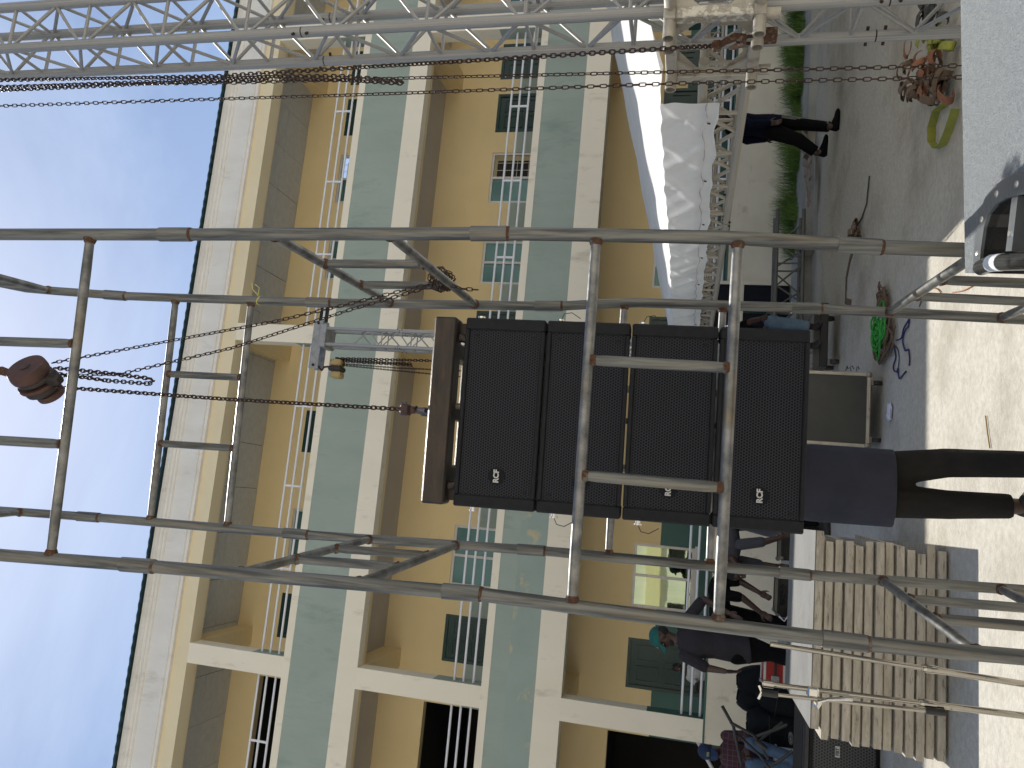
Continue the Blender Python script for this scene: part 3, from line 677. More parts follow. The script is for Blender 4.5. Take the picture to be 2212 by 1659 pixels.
# ------------------------------------------------------------------ fly bar and the four line array speakers
AY, AT, AR = R(-4.0), R(2.69), R(-.41)
AM = Matrix.Rotation(AY, 3, 'Z') @ Matrix.Rotation(AT, 3, 'X') @ Matrix.Rotation(AR, 3, 'Y')
A0 = Vector((.326, 2.715, 2.438))
def A(x, y, z): return A0+AM @ Vector((x, y, z))
FB = thing('fly_bar', 'scuffed brown steel fly bar holding the speaker stack', 'fly bar', A(0, .2, .06))
MB().cbox(A(0, .045, .078), (.70, .09, .088), .007, AM).build('front_beam', 'flybar', FB)
MB().cbox(A(0, .475, .078), (.62, .08, .08), .007, AM).build('rear_beam', 'flybar', FB)
for x in (-.24, 0, .24): MB().cbox(A(x, .26, .078), (.06, .345, .06), .006, AM).build('spine', 'flybar', FB)
for x in (-.31, .31):
    MB().box(A(x, .10, .018), (.05, .09, .05), AM).build('bracket', 'flybar', FB)
    MB().tube([A(x*.9, .06, .05), A(x*.9, .06, .02), A(x*.86, .06, -.002)], [.02, .017, .012], 10).build('weld_lug', 'flybar', FB, True)
MB().cyl(A(.02, .08, .055), A(.02, .08, -.004), .012, 10).build('centre_bolt', 'case_steel', FB, True)
m = MB(); c = A(0, .26, .145)
m.tube([c+Vector((0, .035*math.cos(t), .035*math.sin(t))) for t in [i*2*math.pi/14 for i in range(14)]], .008, 8, closed=True); m.build('lifting_eye', 'hook_steel', FB, True)
RCF = text_mesh('RCF', .027, 'print_white', bold=.0011)
MP, MH = .308, .301
names = ['topmost', 'second from the top', 'third from the top', 'bottom']
for k in range(4):
    T = -k*MP-.002
    lab = ['topmost black line array speaker hung directly under the brown fly bar', 'black line array speaker second from the top, its badge behind a scaffold bar', 'black line array speaker third from the top, behind the two short struts', 'lowest black line array speaker of the stack, just above the person in slate tunic'][k]
    s = thing('line_array_speaker', lab, 'loudspeaker', A(0, .25, T-MH), 'line array speakers')
    zc = T-MH/2
    # wedge cabinet: narrower at the back
    prof = [(-.335, .022), (.335, .022), (.30, .48), (-.30, .48)]
    hv = [MH/2-.004, MH/2-.004, MH/2-.05, MH/2-.05]
    vs = [A(x, y, zc-h) for (x, y), h in zip(prof, hv)]+[A(x, y, zc+h) for (x, y), h in zip(prof, hv)]
    MB().add(vs, [(3, 2, 1, 0), (4, 5, 6, 7), (0, 1, 5, 4), (1, 2, 6, 5), (2, 3, 7, 6), (3, 0, 4, 7)]).build('cabinet', 'speaker_box', s)
    for sx in (-1, 1):
        MB().cbox(A(sx*.3275, .055, zc), (.045, .11, MH), .005, AM).build('side_cheek', 'speaker_box', s)
        MB().cbox(A(sx*.344, .30, zc), (.014, .40, .22), .004, AM).build('rigging_plate', 'black_plastic', s)
    for sz in (-1, 1): MB().cbox(A(0, .012, zc+sz*(MH/2-.008)), (.61, .03, .016), .003, AM).build('front_rail', 'speaker_box', s)
    gr = MB().box((0, 0, 0), (.612, .005, MH-.034)); me = gr.mesh('front_grille', 'grille', False, Vector())
    place('front_grille', me, s, Matrix.Translation(A(0, .010, zc)) @ AM.to_4x4())
    for sx in (-1, 1):
        for sz in (-1, 1):
            MB().tube([A(sx*.285, .0085, zc+sz*.108), A(sx*.285, .0055, zc+sz*.108)], [.009, .007], 10).build('grille_screw', 'speaker_box', s, True)
    bc = A(-.232, .006, zc-.004); nrm = AM @ Vector((0, -1, 0))
    bd = MB().tube([bc, bc+nrm*.003], .031, 28).build('badge', 'badge', s)
    place('lettering', RCF, bd, Matrix.Translation(bc+nrm*.0042) @ (AM @ Matrix.Rotation(R(90), 3, 'X')).to_4x4())
    for sx in (-1, 1):
        if k == 3 and sx == -1: continue
        pc = A(sx*.35, .10, T-(.055 if sx < 0 else .035)); dv = AM @ Vector((sx, 0, 0))
        pn = MB().tube([pc-dv*.002, pc+dv*.016, pc+dv*.0162, pc+dv*.022], [.009, .009, .015, .015], 12).build('locking_pin', 'chrome', s, True)
        if k in (1, 2): MB().tube([pc+dv*.02, pc+dv*.045+Vector((0, 0, -.012)), pc+dv*.05+Vector((0, 0, -.04)), pc+dv*.028+Vector((0, 0, -.075))], .0016, 5).build('lanyard', 'cable_black', pn)
    if k < 3: MB().box(A(.0, .06, T-MH-.007), (.02, .05, .014), AM).build('spacer', 'black_plastic', s)
# ------------------------------------------------------------------ aluminium box trusses
def truss(t, p0, p1, side=.24, r=.025, rb=.0095, bay=.44, mat='alu', up=Vector((0, 0, 1)), joints=(), phase=0.0, faces=(0, 1, 2, 3)):
    p0, p1 = Vector(p0), Vector(p1); d = (p1-p0).normalized(); Lh = (p1-p0).length
    u = up.cross(d) if abs(up.dot(d)) < .9 else Vector((0, 1, 0)).cross(d); u.normalize(); v = d.cross(u)
    cs = [(u*a+v*b)*side/2 for a, b in ((-1, -1), (1, -1), (1, 1), (-1, 1))]
    for c in cs: rod('chord', p0+c, p1+c, r, mat, t, 16)
    nb = int(Lh/bay)
    for i in range(nb):
        s0 = bay*i+phase
        for f in faces:
            a, b = (cs[f], cs[(f+1) % 4]) if f % 2 == 0 else (cs[(f+1) % 4], cs[f])
            e = (b-a).normalized()*r*.8; a_, b_ = a+e, b-e
            q = [s0+.02, s0+bay*.12, s0+bay*.48, s0+bay*.52, s0+bay*.98]
            if q[4] > Lh: continue
            rod('brace', p0+d*q[0]+a_, p0+d*q[0]+b_, rb, mat, t, 8)
            rod('brace', p0+d*q[1]+a_, p0+d*q[2]+b_, rb, mat, t, 8)
            rod('brace', p0+d*q[3]+b_, p0+d*q[4]+a_, rb, mat, t, 8)
    for s0 in joints:
        for c in cs:
            MB().tube([p0+d*(s0-.003)+c, p0+d*(s0+.003)+c], r*1.012, 16).build('joint_gap', 'bolt', t)
            for k in (-.035, .035):
                q = p0+d*(s0+k)+c; w_ = c.normalized()
                MB().tube([q-w_*(r+.014), q+w_*(r+.014)], .007, 8).build('joint_bolt', 'bolt', t)
TX, TY = 2.244, 3.139
T1 = thing('truss_tower', 'tall aluminium box truss tower in the foreground beside the long chains', 'truss tower', (TX, TY, 0), 'truss towers')
truss(T1, (TX, TY, .05), (TX, TY, 6.8), joints=(.87, 3.45), phase=.02, bay=.465, rb=.0088)
MB().cbox((TX, TY, .03), (.6, .6, .05), .006).build('base_plate', 'case_steel', T1)
T2 = thing('truss_tower', 'far aluminium truss tower behind the speaker stack with a crosshead on top', 'truss tower', (2.22, 10.42, 0), 'truss towers')
truss(T2, (2.22, 10.42, .05), (2.22, 10.42, 6.95), joints=(3.2, 5.75), phase=.02, bay=.46)
MB().cbox((2.22, 10.42, .03), (.6, .6, .05), .006).build('base_plate', 'case_steel', T2)
MB().cbox((2.22, 10.42, 7.0), (.34, .34, .10), .01).build('head_block', 'alu', T2)
for y in (10.33, 10.51):
    b_ = MB().cbox((2.10, y, 7.12), (.74, .02, .15), .004).build('head_beam', 'alu', T2)
    for x in (1.78, 2.42): MB().cyl((x, y-.02, 7.12), (x, y+.02, 7.12), .022, 8).build('beam_bolt', 'bolt', b_)

# sleeve block that climbs the near tower
SL = thing('sleeve_block', 'scuffed aluminium sleeve block clamped round the near truss tower', 'sleeve block', (TX, TY, 1.38))
sx0, sx1, sy0, sy1, sz0, sz1 = TX-.235, TX+.235, TY-.245, TY+.245, 1.395, 1.80
def sb(x0, x1, y0, y1, z0, z1, mat='alu_old', name='sleeve_bar'): return MB().cbox(((x0+x1)/2, (y0+y1)/2, (z0+z1)/2), (x1-x0, y1-y0, z1-z0), .004).build(name, mat, SL)
bw = .05
for x in (sx0, sx1-bw):
    for y in (sy0, sy1-bw): sb(x, x+bw, y, y+bw, sz0+bw, sz1-bw, 'alu_flake' if y == sy0 else 'alu_old')
for z in (sz0, sz1-bw):
    for x in (sx0, sx1-bw): sb(x, x+bw, sy0, sy1, z, z+bw)
    for y in (sy0, sy1-bw): sb(sx0+bw, sx1-bw, y, y+bw, z, z+bw)
def gus(p, a, b, n, name='gusset'):
    p = Vector(p); n = Vector(n)*.005; MB().prism([Vector(), Vector(a), Vector(b)], p-n, p+n).build(name, 'alu_old', SL)
for x in (sx0+.02, sx1-.02):
    for y, s in ((sy0+bw, 1), (sy1-bw, -1)):
        for z, q in ((sz0+bw, 1), (sz1-bw, -1)): gus((x, y, z), (0, s*.10, 0), (0, 0, q*.10), (1, 0, 0))
for y in (sy0+.02, sy1-.02):
    for x, s in ((sx0+bw, 1), (sx1-bw, -1)):
        for z, q in ((sz0+bw, 1), (sz1-bw, -1)): gus((x, y, z), (s*.10, 0, 0), (0, 0, q*.10), (0, 1, 0))
for z in (sz0+.025, sz1-.025):
    for y in (sy0+.03, sy1-.07, sy0+.12):
        MB().pipe((sx0-.075, y, z), (sx0+.004, y, z), .025, .020).build('socket', 'alu_old', SL, True)
    for x in (sx0+.06, sx1-.06): MB().pipe((x, sy0-.07, z), (x, sy0+.004, z), .025, .020).build('socket', 'alu_old', SL, True)
for y in (sy0+.05, sy1-.04): MB().pipe((sx0+.03, y, sz0-.055), (sx0+.03, y, sz0+.004), .024, .019).build('socket', 'alu_old', SL, True)
# hook, shackle and bracket at its lower corner
hkp = atX(1560, 95, sx0-.03)
BH = thing('chain_hook', 'rusty orange hook and shackle pulling up the sleeve block', 'hook', atX(1640, 90, sx0-.03))
q0 = atX(1548, 99, sx0-.03); q1 = atX(1600, 88, sx0-.03); q2 = atX(1640, 85, sx0-.03)
MB().cbox(q0, (.04, .042, .042), .009).build('hook_block', 'rust', BH)
dq = (q1-q0).normalized(); sidev = Vector((0, 1, 0))
MB().tube([q0+dq*.015, lerp(q0, q1, .35)+sidev*.018*-1, lerp(q0, q1, .75)-sidev*.034, q1-sidev*.018+dq*.01, q1+sidev*.02+dq*.012, lerp(q0, q1, .72)+sidev*.036, lerp(q0, q1, .55)+sidev*.038], [.012, .014, .017, .017, .015, .011, .006], 10).build('hook_body', 'rust', BH, True)
MB().tube([q2+sidev*.025, lerp(q1, q2, .4)+sidev*.024, q1+sidev*.004-dq*.012, lerp(q1, q2, .4)-sidev*.026, q2-sidev*.025], .007, 8).build('shackle', 'bolt', BH, True)
MB().cyl(q2-sidev*.042, q2+sidev*.042, .008, 8).build('shackle_pin', 'rust', BH, True)
MB().cbox(q2+Vector((.015, 0, -.035)), (.05, .05, .07), .004).build('hook_bracket', 'rust', BH)

# horizontal truss from the sleeve to the far tower
HT = thing('horizontal_truss', 'long low aluminium truss carrying the white tarpaulin', 'truss', (2.24, 6.8, 1.4))
truss(HT, (2.225, sy1+.01, 1.53), (2.225, 9.95, 1.55), side=.205, mat='alu_old', bay=.46, r=.024, joints=(2.0, 4.1), rb=.0115)
MB().cbox((2.225, 10.42, 1.56), (.5, .5, .40), .01).build('corner_sleeve', 'alu_old', HT)
HT2 = thing('horizontal_truss', 'aluminium truss running along the far edge of the tarpaulin', 'truss', (5, 10.42, 1.4))
truss(HT2, (2.5, 10.42, 1.56), (9.0, 10.42, 1.56), side=.205, mat='alu_old', bay=.5, r=.024)

# white tarpaulin roof with hanging valance
tn = random.Random(3)
def wr(x, y): return .010*math.sin(7.3*y+2.1*x)*math.sin(3.1*x+.7)+.010*math.sin(17*y-5*x)*math.exp(-(x-2.1)*.8)+.008*math.sin(31*y+11*x)*math.exp(-(x-2.1)*1.5)+.012*math.sin(2.2*y+5.1*x)
RIDGE = 9.2
def tarp_top(u, v):
    x = 2.095+(RIDGE-2.095)*u; y = 3.36+(10.55-3.36)*v
    sag = -.05*math.sin(math.pi*min(1, u*1.0))*math.sin(math.pi*v)
    tent = .02*math.exp(-((u)/.03)**2)
    return (x, y, 1.838+.012*v+.245*(x-2.095)+sag*.6+wr(x, y)*(1 if u > .004 else .35)-tent*0)
TP = thing('tarpaulin', 'white tarpaulin roof stretched over the low truss frame', 'tarpaulin', (2.1, 6.8, 1.5))
MB().grid(tarp_top, 150, 220).build('roof_sheet', 'tarp', TP, True)
def val(u, v):
    y = 3.69+(10.55-3.69)*u; p = tarp_top(0, (y-3.36)/(10.55-3.36)); h = .285-.012*u
    k = 1-v
    fold = (.009*math.sin(9*y+1.5*v)+.008*math.sin(23*y+7*v)*k+.012*max(0, math.sin(11*y-5*v+1.2*math.sin(3*y)))**4*k+.010*max(0, math.sin(15.7*y+6*v+math.sin(1.7*y)))**5*k**.5)*(.25+1.5*k*(1-k)*2)
    return (p[0]-.006-fold-.012*v, y, p[2]-h*v+.006*math.sin(13*y)*v)
MB().grid(val, 420, 16).build('valance', 'tarp', TP, True)
MB().grid(lambda u, v: (val(u, .985)[0]-.004, val(u, .985)[1], val(u, .985)[2]-.012*v+.004), 170, 1).build('hem', 'tarp', TP, True)
MB().tube([(val(i/170, .80)[0]-.004, val(i/170, .80)[1], val(i/170, .80)[2]+.004*math.sin(i)) for i in range(171)], .0016, 4).build('seam', 'tarp_seam', TP)
for i in range(9):
    p = Vector(val(.03+i*.105, .88)); MB().tube([p+Vector((-.006, 0, .012)), p+Vector((-.008, .004, -.004))], .004, 6).build('eyelet_tie', 'bolt', TP)

# ------------------------------------------------------------------ chains beside the near tower
CY = 2.90
def cp_(L_, dy=0): return [atY(x, y, CY+dy) for x, y in L_]
chain('load_chain', 'brown load chain running down the near tower to the rusty hook', cp_([(-160, 178), (0, 173), (467, 165), (737, 148), (1070, 128), (1470, 103)])+[q0+Vector((0, 0, .02))], LOAD, .0205, 'chains beside the near tower', .3, twist=.02)
chain('slack_chain', 'slack loop of brown chain ending beside the upper balcony', cp_([(-160, 200), (0, 188), (333, 177), (600, 165), (740, 165), (860, 174)], -.02)+cp_([(869, 177), (866, 180)], 0)+cp_([(740, 173), (600, 172)], .02), LOAD, .0205, 'chains beside the near tower', .2, twist=.03)
chain('slack_chain', 'second slack strand of dark chain against the sky beside the near tower', cp_([(-160, 206), (0, 195), (333, 180), (590, 171)], .03), LOADD, .0205, 'chains beside the near tower', .8, twist=.03)
chain('hand_chain', 'right one of the two long hand chains reaching down past the truss', cp_([(230, 181), (467, 180), (904, 168), (1470, 155), (1641, 152), (2066, 142), (2150, 140)], .05), HAND, .0262, 'chains beside the near tower', .6, twist=.01)
chain('hand_chain', 'left one of the two long hand chains, clear against the sky', cp_([(-160, 234), (0, 229), (467, 214), (737, 206), (1470, 180), (2066, 167), (2150, 165)], -.02), HAND, .0262, 'chains beside the near tower', .2, twist=.012)

# far hoist and its chains (links too small to pick apart)
h2 = Vector((1.75, 10.42, 6.78))
H2 = thing('chain_hoist', 'small yellow and grey chain hoist hanging from the far tower crosshead', 'hoist', h2)
MB().cbox(h2+Vector((.09, 0, 0)), (.10, .2, .17), .02).build('gear_cover', 'hoist_yellow', H2)
MB().cbox(h2, (.075, .22, .20), .02).build('hoist_body', 'hoist_dark', H2)
MB().cbox(h2-Vector((.09, 0, .02)), (.10, .18, .15), .02).build('wheel_cover', 'hoist_yellow', H2)
MB().tube([h2+Vector((0, 0, .10)), h2+Vector((.03, 0, .15)), h2+Vector((.02, 0, .21)), h2+Vector((-.03, 0, .24)), h2+Vector((.03, 0, .32))], .016, 8).build('top_hook', 'chain_brown', H2, True)
def far_chain(label, pts, r, mat='chain_brown'):
    m = MB()
    for i, (p, d) in enumerate(along(pts, r*3.4)):
        u, v = frame_for(d); s = u if i % 2 else v; m.tube([p-d*r*2.2+s*r, p+d*r*2.2+s*r], r*.5, 4); m.tube([p-d*r*2.2-s*r, p+d*r*2.2-s*r], r*.5, 4); m.tube([p+d*r*2.2+s*r, p+d*r*2.2-s*r], r*.5, 4)
    return tag(m.build('far_chain', mat), label, 'chain', 'chains of the far hoist', 'stuff')
def cf(L_): return [atY(x, y, 10.42) for x, y in L_]
far_chain('rightmost taut chain of the far hoist', cf([(728, 774), (960, 780), (1040, 782)]), .013)
far_chain('short slack chain loop of the far hoist', cf([(728, 776), (800, 781), (888, 786), (889, 789), (800, 784), (728, 779)]), .013)
far_chain('thin inner hand chain of the far hoist', cf([(728, 785), (860, 795), (1040, 803)]), .008)
far_chain('thin outer hand chain of the far hoist', cf([(728, 788), (860, 801), (1040, 818)]), .008)

# truss lying on stands by the wall
LT = thing('low_truss', 'dull aluminium truss lying along the foot of the wall', 'truss', (3.6, 11.3, .11))
a_ = atY(1698, 462, 11.35); b_ = atY(1698, 760, 11.35)
a_ = Vector((a_.x, 11.35, .36)); b_ = Vector((b_.x, 11.35, .34))
truss(LT, b_, a_, side=.36, mat='galv', bay=.62, r=.026, rb=.013)
for x in (a_.x-.5, b_.x+.6): MB().cbox((x, 11.35, .075), (.12, .5, .15), .01).build('wood_block', 'deck_wood', LT)
# ------------------------------------------------------------------ stack of stage decks
rd = random.Random(21)
RIGHT = [125, 195, 187, 192, 226, 196, 200, 202, 226, 250, 275, 216, 258]
LEFT = [1405, 1476, 1470, 1486, 1521, 1521, 1535, 1545, 1560, 1590, 1612, 1598, 1612]
ords = ['topmost', 'second', 'third', 'fourth', 'fifth', 'sixth', 'seventh', 'eighth', 'ninth', 'tenth', 'eleventh', 'twelfth', 'lowest']
DH = .0595
for i in range(13):
    zt = .776-i*DH; V_ = 1474.7+(880+i*66)/3
    Yf = 5.35+rd.uniform(-.018, .012)
    xr = atY(V_, 1106+RIGHT[i]/3, Yf).x; xl = atY(V_, 1106+LEFT[i]/3, Yf).x
    lab = ('topmost worn grey stage deck, its flat top catching the sun' if i == 0 else 'lowest worn wooden stage deck, resting on the concrete' if i == 12 else f'{ords[i]} worn wooden stage deck from the top of the stack')
    dk = thing('stage_deck', lab, 'stage deck', ((xl+xr)/2, Yf+.62, zt-DH), 'stacked stage decks')
    dep = 1.24+rd.uniform(-.02, .02); yb = Yf+dep; sk = rd.uniform(-.02, .02) if i not in (4, 8) else .05
    def q(x, y, z): return Vector((x+sk*(y-Yf)/dep, y, z))
    fb, th = .012, .046                               # frame height leaves a shadow gap below
    z0, z1 = zt-DH+.002, zt-.044
    def rail(name, pts, mat='deck_wood'):
        m = MB(); vs = [q(x, y, z0) for x, y in pts]+[q(x, y, z1) for x, y in pts]; return m.add(vs, [(3, 2, 1, 0), (4, 5, 6, 7), (0, 1, 5, 4), (1, 2, 6, 5), (2, 3, 7, 6), (3, 0, 4, 7)]).build(name, mat, dk)
    rail('front_rail', [(xl+.03, Yf+.035), (xr-.03, Yf+.035), (xr-.03, Yf+.075), (xl+.03, Yf+.075)])
    rail('rear_rail', [(xl, yb-.05), (xr, yb-.05), (xr, yb), (xl, yb)])
    rail('side_rail', [(xl+.03, Yf+.075), (xl+.07, Yf+.075), (xl+.07, yb-.05), (xl+.03, yb-.05)])
    rail('side_rail', [(xr-.07, Yf+.075), (xr-.03, Yf+.075), (xr-.03, yb-.05), (xr-.07, yb-.05)])
    m = MB(); e = .004; P4 = [(xl-e, Yf), (xr+e, Yf), (xr+e, yb+e), (xl-e, yb+e)]
    m.add([q(x, y, z1+.0005) for x, y in P4]+[q(x, y, zt) for x, y in P4], [(3, 2, 1, 0), (4, 5, 6, 7), (0, 1, 5, 4), (1, 2, 6, 5), (2, 3, 7, 6), (3, 0, 4, 7)])
    m.build('deck_board', 'deck_wood', dk)
    if i == 0: MB().add([q(x, y, zt+.0005) for x, y in P4]+[q(x, y, zt+.007) for x, y in P4], [(3, 2, 1, 0), (4, 5, 6, 7), (0, 1, 5, 4), (1, 2, 6, 5), (2, 3, 7, 6), (3, 0, 4, 7)]).build('deck_sheet', 'deck_top', dk)

# ------------------------------------------------------------------ folded boom stands in front of the decks
SY = 3.9
def stand(label, top, bot, extra):
    b0 = atY(*bot, SY); base = Vector((b0.x, SY, 0)); t = thing('microphone_stand', label, 'stand', base, 'chrome stands in the sun')
    a = atY(*top, SY); b = Vector((b0.x, SY, .12)); mid = lerp(a, b, .62)
    MB().cyl(a, mid, .0115, 14).build('upper_tube', 'champagne', t, True); MB().cyl(mid, b, .0145, 14).build('lower_tube', 'champagne', t, True)
    MB().tube([mid+Vector((0, 0, .02)), mid, mid-Vector((0, 0, .05))], [.014, .0185, .0175], 14).build('clutch', 'champagne', t, True)
    for k in range(3):
        an = k*2.094+.5; d = Vector((math.cos(an), math.sin(an), 0)); MB().tube([base+Vector((0, 0, .13)), base+d*.16+Vector((0, 0, .07)), base+d*.3+Vector((0, 0, .012))], .009, 8).build('leg', 'champagne', t, True)
    return t, a, mid
s1, a1, m1 = stand('plain chrome stand pole beside the left scaffold post', (1664, 1391), (2212, 1478), False)
s2, a2, m2 = stand('chrome boom stand with clamp and folded boom arm', (1646, 1476), (2212, 1546), True)
MB().cyl(a2-Vector((0, 0, .005)), a2-Vector((0, 0, .05)), .0175, 14).build('top_collar', 'champagne', s2, True)
c_ = atY(1762, 1508, SY-.02); ctop = atY(1681, 1501, SY-.02); cbot = atY(2036, 1539, SY-.02)
BM = MB().cyl(ctop, cbot, .009, 12).build('boom_arm', 'champagne', s2, True)
MB().cyl(lerp(ctop, cbot, .90), cbot-Vector((0, 0, .01)), .0155, 12).build('counterweight', 'black_plastic', BM, True)
MB().cyl(ctop+Vector((0, 0, .002)), ctop+Vector((0, 0, .07)), .015, 10).build('tilter', 'black_plastic', BM, True)
MB().tube([ctop+Vector((-.03, 0, .085)), ctop+Vector((0, 0, .072)), ctop+Vector((.03, 0, .085))], .006, 8).build('wing_nut', 'chrome', BM, True)
cl = atY(1755, 1494, SY)
MB().cbox(cl+Vector((0, -.004, 0)), (.045, .046, .05), .008).build('clamp', 'chrome', s2)
MB().tube([cl+Vector((-.04, -.02, .0)), cl+Vector((-.05, -.02, -.02)), cl+Vector((-.03, -.03, -.03))], [.012, .02, .012], 10).build('clamp_ring', 'chrome', s2, True)
MB().tube([cl+Vector((-.035, -.03, -.02)), cl+Vector((-.015, -.045, -.06)), cl+Vector((.0, -.05, -.16))], [.009, .008, .010], 8).build('clamp_lever', 'latch', s2, True)

# ------------------------------------------------------------------ foreground trapezoid cabinet with a bar handle
FC = thing('speaker_cabinet', 'grey hammer-finish speaker cabinet with a black bar handle, nearest the camera', 'cabinet', (1.2, 1.95, 0))
CA = Vector((.729, 2.218, .9)); ce = Vector((-.306, -.952, 0)); cn = Vector((.952, -.306, 0))
def cs(s, t, z=.9): p = CA+ce*s+cn*t; return Vector((p.x, p.y, z))
far_r = Vector((1.72, 2.264, .9)); near_l = cs(.72, 0); near_r = Vector((1.95, 1.53, .9))
hc = .315                                                    # middle of the handle along the slanting side
inn = [(hc-.185, 0), (hc-.190, .06), (hc-.185, .115), (hc-.165, .145), (hc-.12, .166), (hc-.06, .174), (hc+.06, .174), (hc+.12, .166), (hc+.165, .145), (hc+.185, .115), (hc+.190, .06), (hc+.185, 0)]
top = [far_r, CA]+[cs(*p) for p in inn]+[near_l, near_r]
n_ = len(top); low = [Vector((p.x, p.y, .02)) for p in (far_r, CA, near_l, near_r)]
m = MB(); m.add(top, [tuple(range(n_))])
m.add([low[0], low[1], CA, far_r], [(0, 1, 2, 3)]); m.add([low[2], low[3], near_r, near_l], [(0, 1, 2, 3)]); m.add([low[3], low[0], far_r, near_r], [(0, 1, 2, 3)])
i0, i1 = cs(*inn[0]), cs(*inn[-1]); zc_ = .70
m.add([low[1], low[2], near_l, i1, Vector((i1.x, i1.y, zc_)), Vector((i0.x, i0.y, zc_)), i0, CA], [(0, 1, 2, 3, 4, 5, 6, 7)])
m.add(low, [(0, 1, 2, 3)])
cb = m.build('cabinet_body', 'hammer_grey', FC)
rc = MB()
for a, b in zip(inn, inn[1:]): rc.add([cs(*a), cs(*b), cs(*b, zc_), cs(*a, zc_)], [(0, 1, 2, 3)])
rc.add([cs(*p, zc_) for p in inn], [tuple(range(len(inn)))]); rc.build('handle_recess', 'black_plastic', FC)
out_ = [(hc-.235, 0), (hc-.243, .09), (hc-.236, .14), (hc-.20, .19), (hc-.14, .214), (hc-.06, .224), (hc+.06, .224), (hc+.14, .214), (hc+.20, .19), (hc+.236, .14), (hc+.243, .09), (hc+.235, 0)]
pl = MB(); zt_ = .9075; k_ = len(inn)
for i in range(k_-1):
    a, b, c, d = out_[i], out_[i+1], inn[i+1], inn[i]
    pl.add([cs(*a, zt_), cs(*b, zt_), cs(*c, zt_), cs(*d, zt_)], [(0, 1, 2, 3)])
    pl.add([cs(*a, .9005), cs(*b, .9005), cs(*b, zt_), cs(*a, zt_)], [(0, 1, 2, 3)]); pl.add([cs(*d, zt_), cs(*c, zt_), cs(*c, .88), cs(*d, .88)], [(0, 1, 2, 3)])
for i in (0, k_-1): pl.add([cs(*out_[i], zt_), cs(*inn[i], zt_), cs(*inn[i], .89), cs(*out_[i], .89)], [(0, 1, 2, 3)])
hp = pl.build('handle_plate', 'handle_black', FC, True)
for s_, t_ in ((hc-.213, .05), (hc-.205, .135), (hc-.12, .19), (hc+.0, .2), (hc+.12, .19), (hc+.205, .135)):
    MB().tube([cs(s_, t_, .9075), cs(s_, t_, .9105), cs(s_, t_, .912)], [.009, .008, .004], 12).build('screw', 'screw', hp, True)
rib = [cs(hc-.018, .05, .905), cs(hc-.018, .172, .905), cs(hc+.018, .172, .905), cs(hc+.018, .05, .905)]
MB().prism([p-rib[0] for p in rib], rib[0]-Vector((0, 0, .03)), rib[0]+Vector((0, 0, .004))).build('centre_bracket', 'handle_black', FC)
MB().tube([cs(hc, .09, .909), cs(hc, .09, .913)], [.010, .007], 12).build('screw', 'screw', FC, True)
hb_ = [cs(hc-.205, .014, .896), cs(hc-.17, .020, .898), cs(hc-.1, .026, .899), cs(hc+.1, .026, .899), cs(hc+.17, .020, .898), cs(hc+.205, .014, .896)]
br = MB().tube(hb_, .0205, 16).build('bar_handle', 'bar_black', FC, True)
MB().tube([cs(hc-.125, .0245, .899), cs(hc-.055, .026, .899)], .0214, 16).build('white_tape', 'tape_white', br, True)

# ------------------------------------------------------------------ flight cases, bags, monitor at the back
def case(name, label, cat, c, d, rz, panel, edge, casters=True, group=None, zb=None):
    c = Vector(c); M = Matrix.Rotation(rz, 3, 'Z'); t = thing(name, label, cat, c, group)
    zb = (.11 if casters else 0) if zb is None else zb
    def W(x, y, z): return c+M @ Vector((x, y, z))
    w_, dp, h = d; e = .022
    MB().box(W(0, 0, zb+h/2), (w_-e*.6, dp-e*.6, h-e*.6), M).build('panel_body', panel, t)
    for sx in (-1, 1):
        for sy in (-1, 1): MB().cbox(W(sx*(w_/2-e/2), sy*(dp/2-e/2), zb+h/2), (e+.006, e+.006, h), .003, M).build('edge_trim', edge, t)
    for sz in (0, 1):
        for sy in (-1, 1): MB().cbox(W(0, sy*(dp/2-e/2), zb+sz*h+(e/2)*(1-2*sz)), (w_-2*e-.01, e+.006, e+.006), .003, M).build('edge_trim', edge, t)
        for sx in (-1, 1): MB().cbox(W(sx*(w_/2-e/2), 0, zb+sz*h+(e/2)*(1-2*sz)), (e+.006, dp-2*e-.01, e+.006), .003, M).build('edge_trim', edge, t)
        for sx in (-1, 1):
            for sy in (-1, 1): MB().ell(W(sx*(w_/2-.012), sy*(dp/2-.012), zb+sz*h+.012*(1-2*sz)), (.03, .03, .03), M, 10, 7).build('corner_ball', 'case_steel', t, True)
    if casters:
        for sx in (-1, 1):
            for sy in (-1, 1):
                p = W(sx*(w_/2-.07), sy*(dp/2-.07), .045); k = MB().cyl(p-M @ Vector((.016, 0, 0)), p+M @ Vector((.016, 0, 0)), .045, 16).build('caster_wheel', 'caster', t, True)
                MB().box(p+Vector((0, 0, .045)), (.05, .06, .03), M).build('caster_fork', 'case_steel', k)
    return t, W
C1, W1 = case('flight_case', 'dark flight case on casters with worn pale edges behind the slate tunic', 'flight case', (1.09, 7.35, 0), (.64, .55, .54), R(-2), 'case_panel', 'case_edge')
for k, x in enumerate((.28, .30, .29)):
    p = W1(.335, -.26+k*.0, .22+k*.045); MB().tube([p, p+Vector((.035, 0, .012*math.sin(k*2))), p+Vector((.05, .01, -.01)), p+Vector((.02, 0, -.02))], .004, 6).build('cable_end', 'cable_black', C1, True)
C2, W2 = case('flight_case', 'red and grey flight case with silver latches behind the deck stack', 'flight case', (atY(1675, 1447, 10.0).x, 10.2, 0), (.40, .4, .24), R(4), 'case_red', 'alu_frame', False, zb=.36)
MB().bx(atY(1675, 1447, 10.0).x-.2, atY(1675, 1447, 10.0).x+.2, 10.0, 10.4, 0, .355).build('case_base', 'black_plastic', C2)
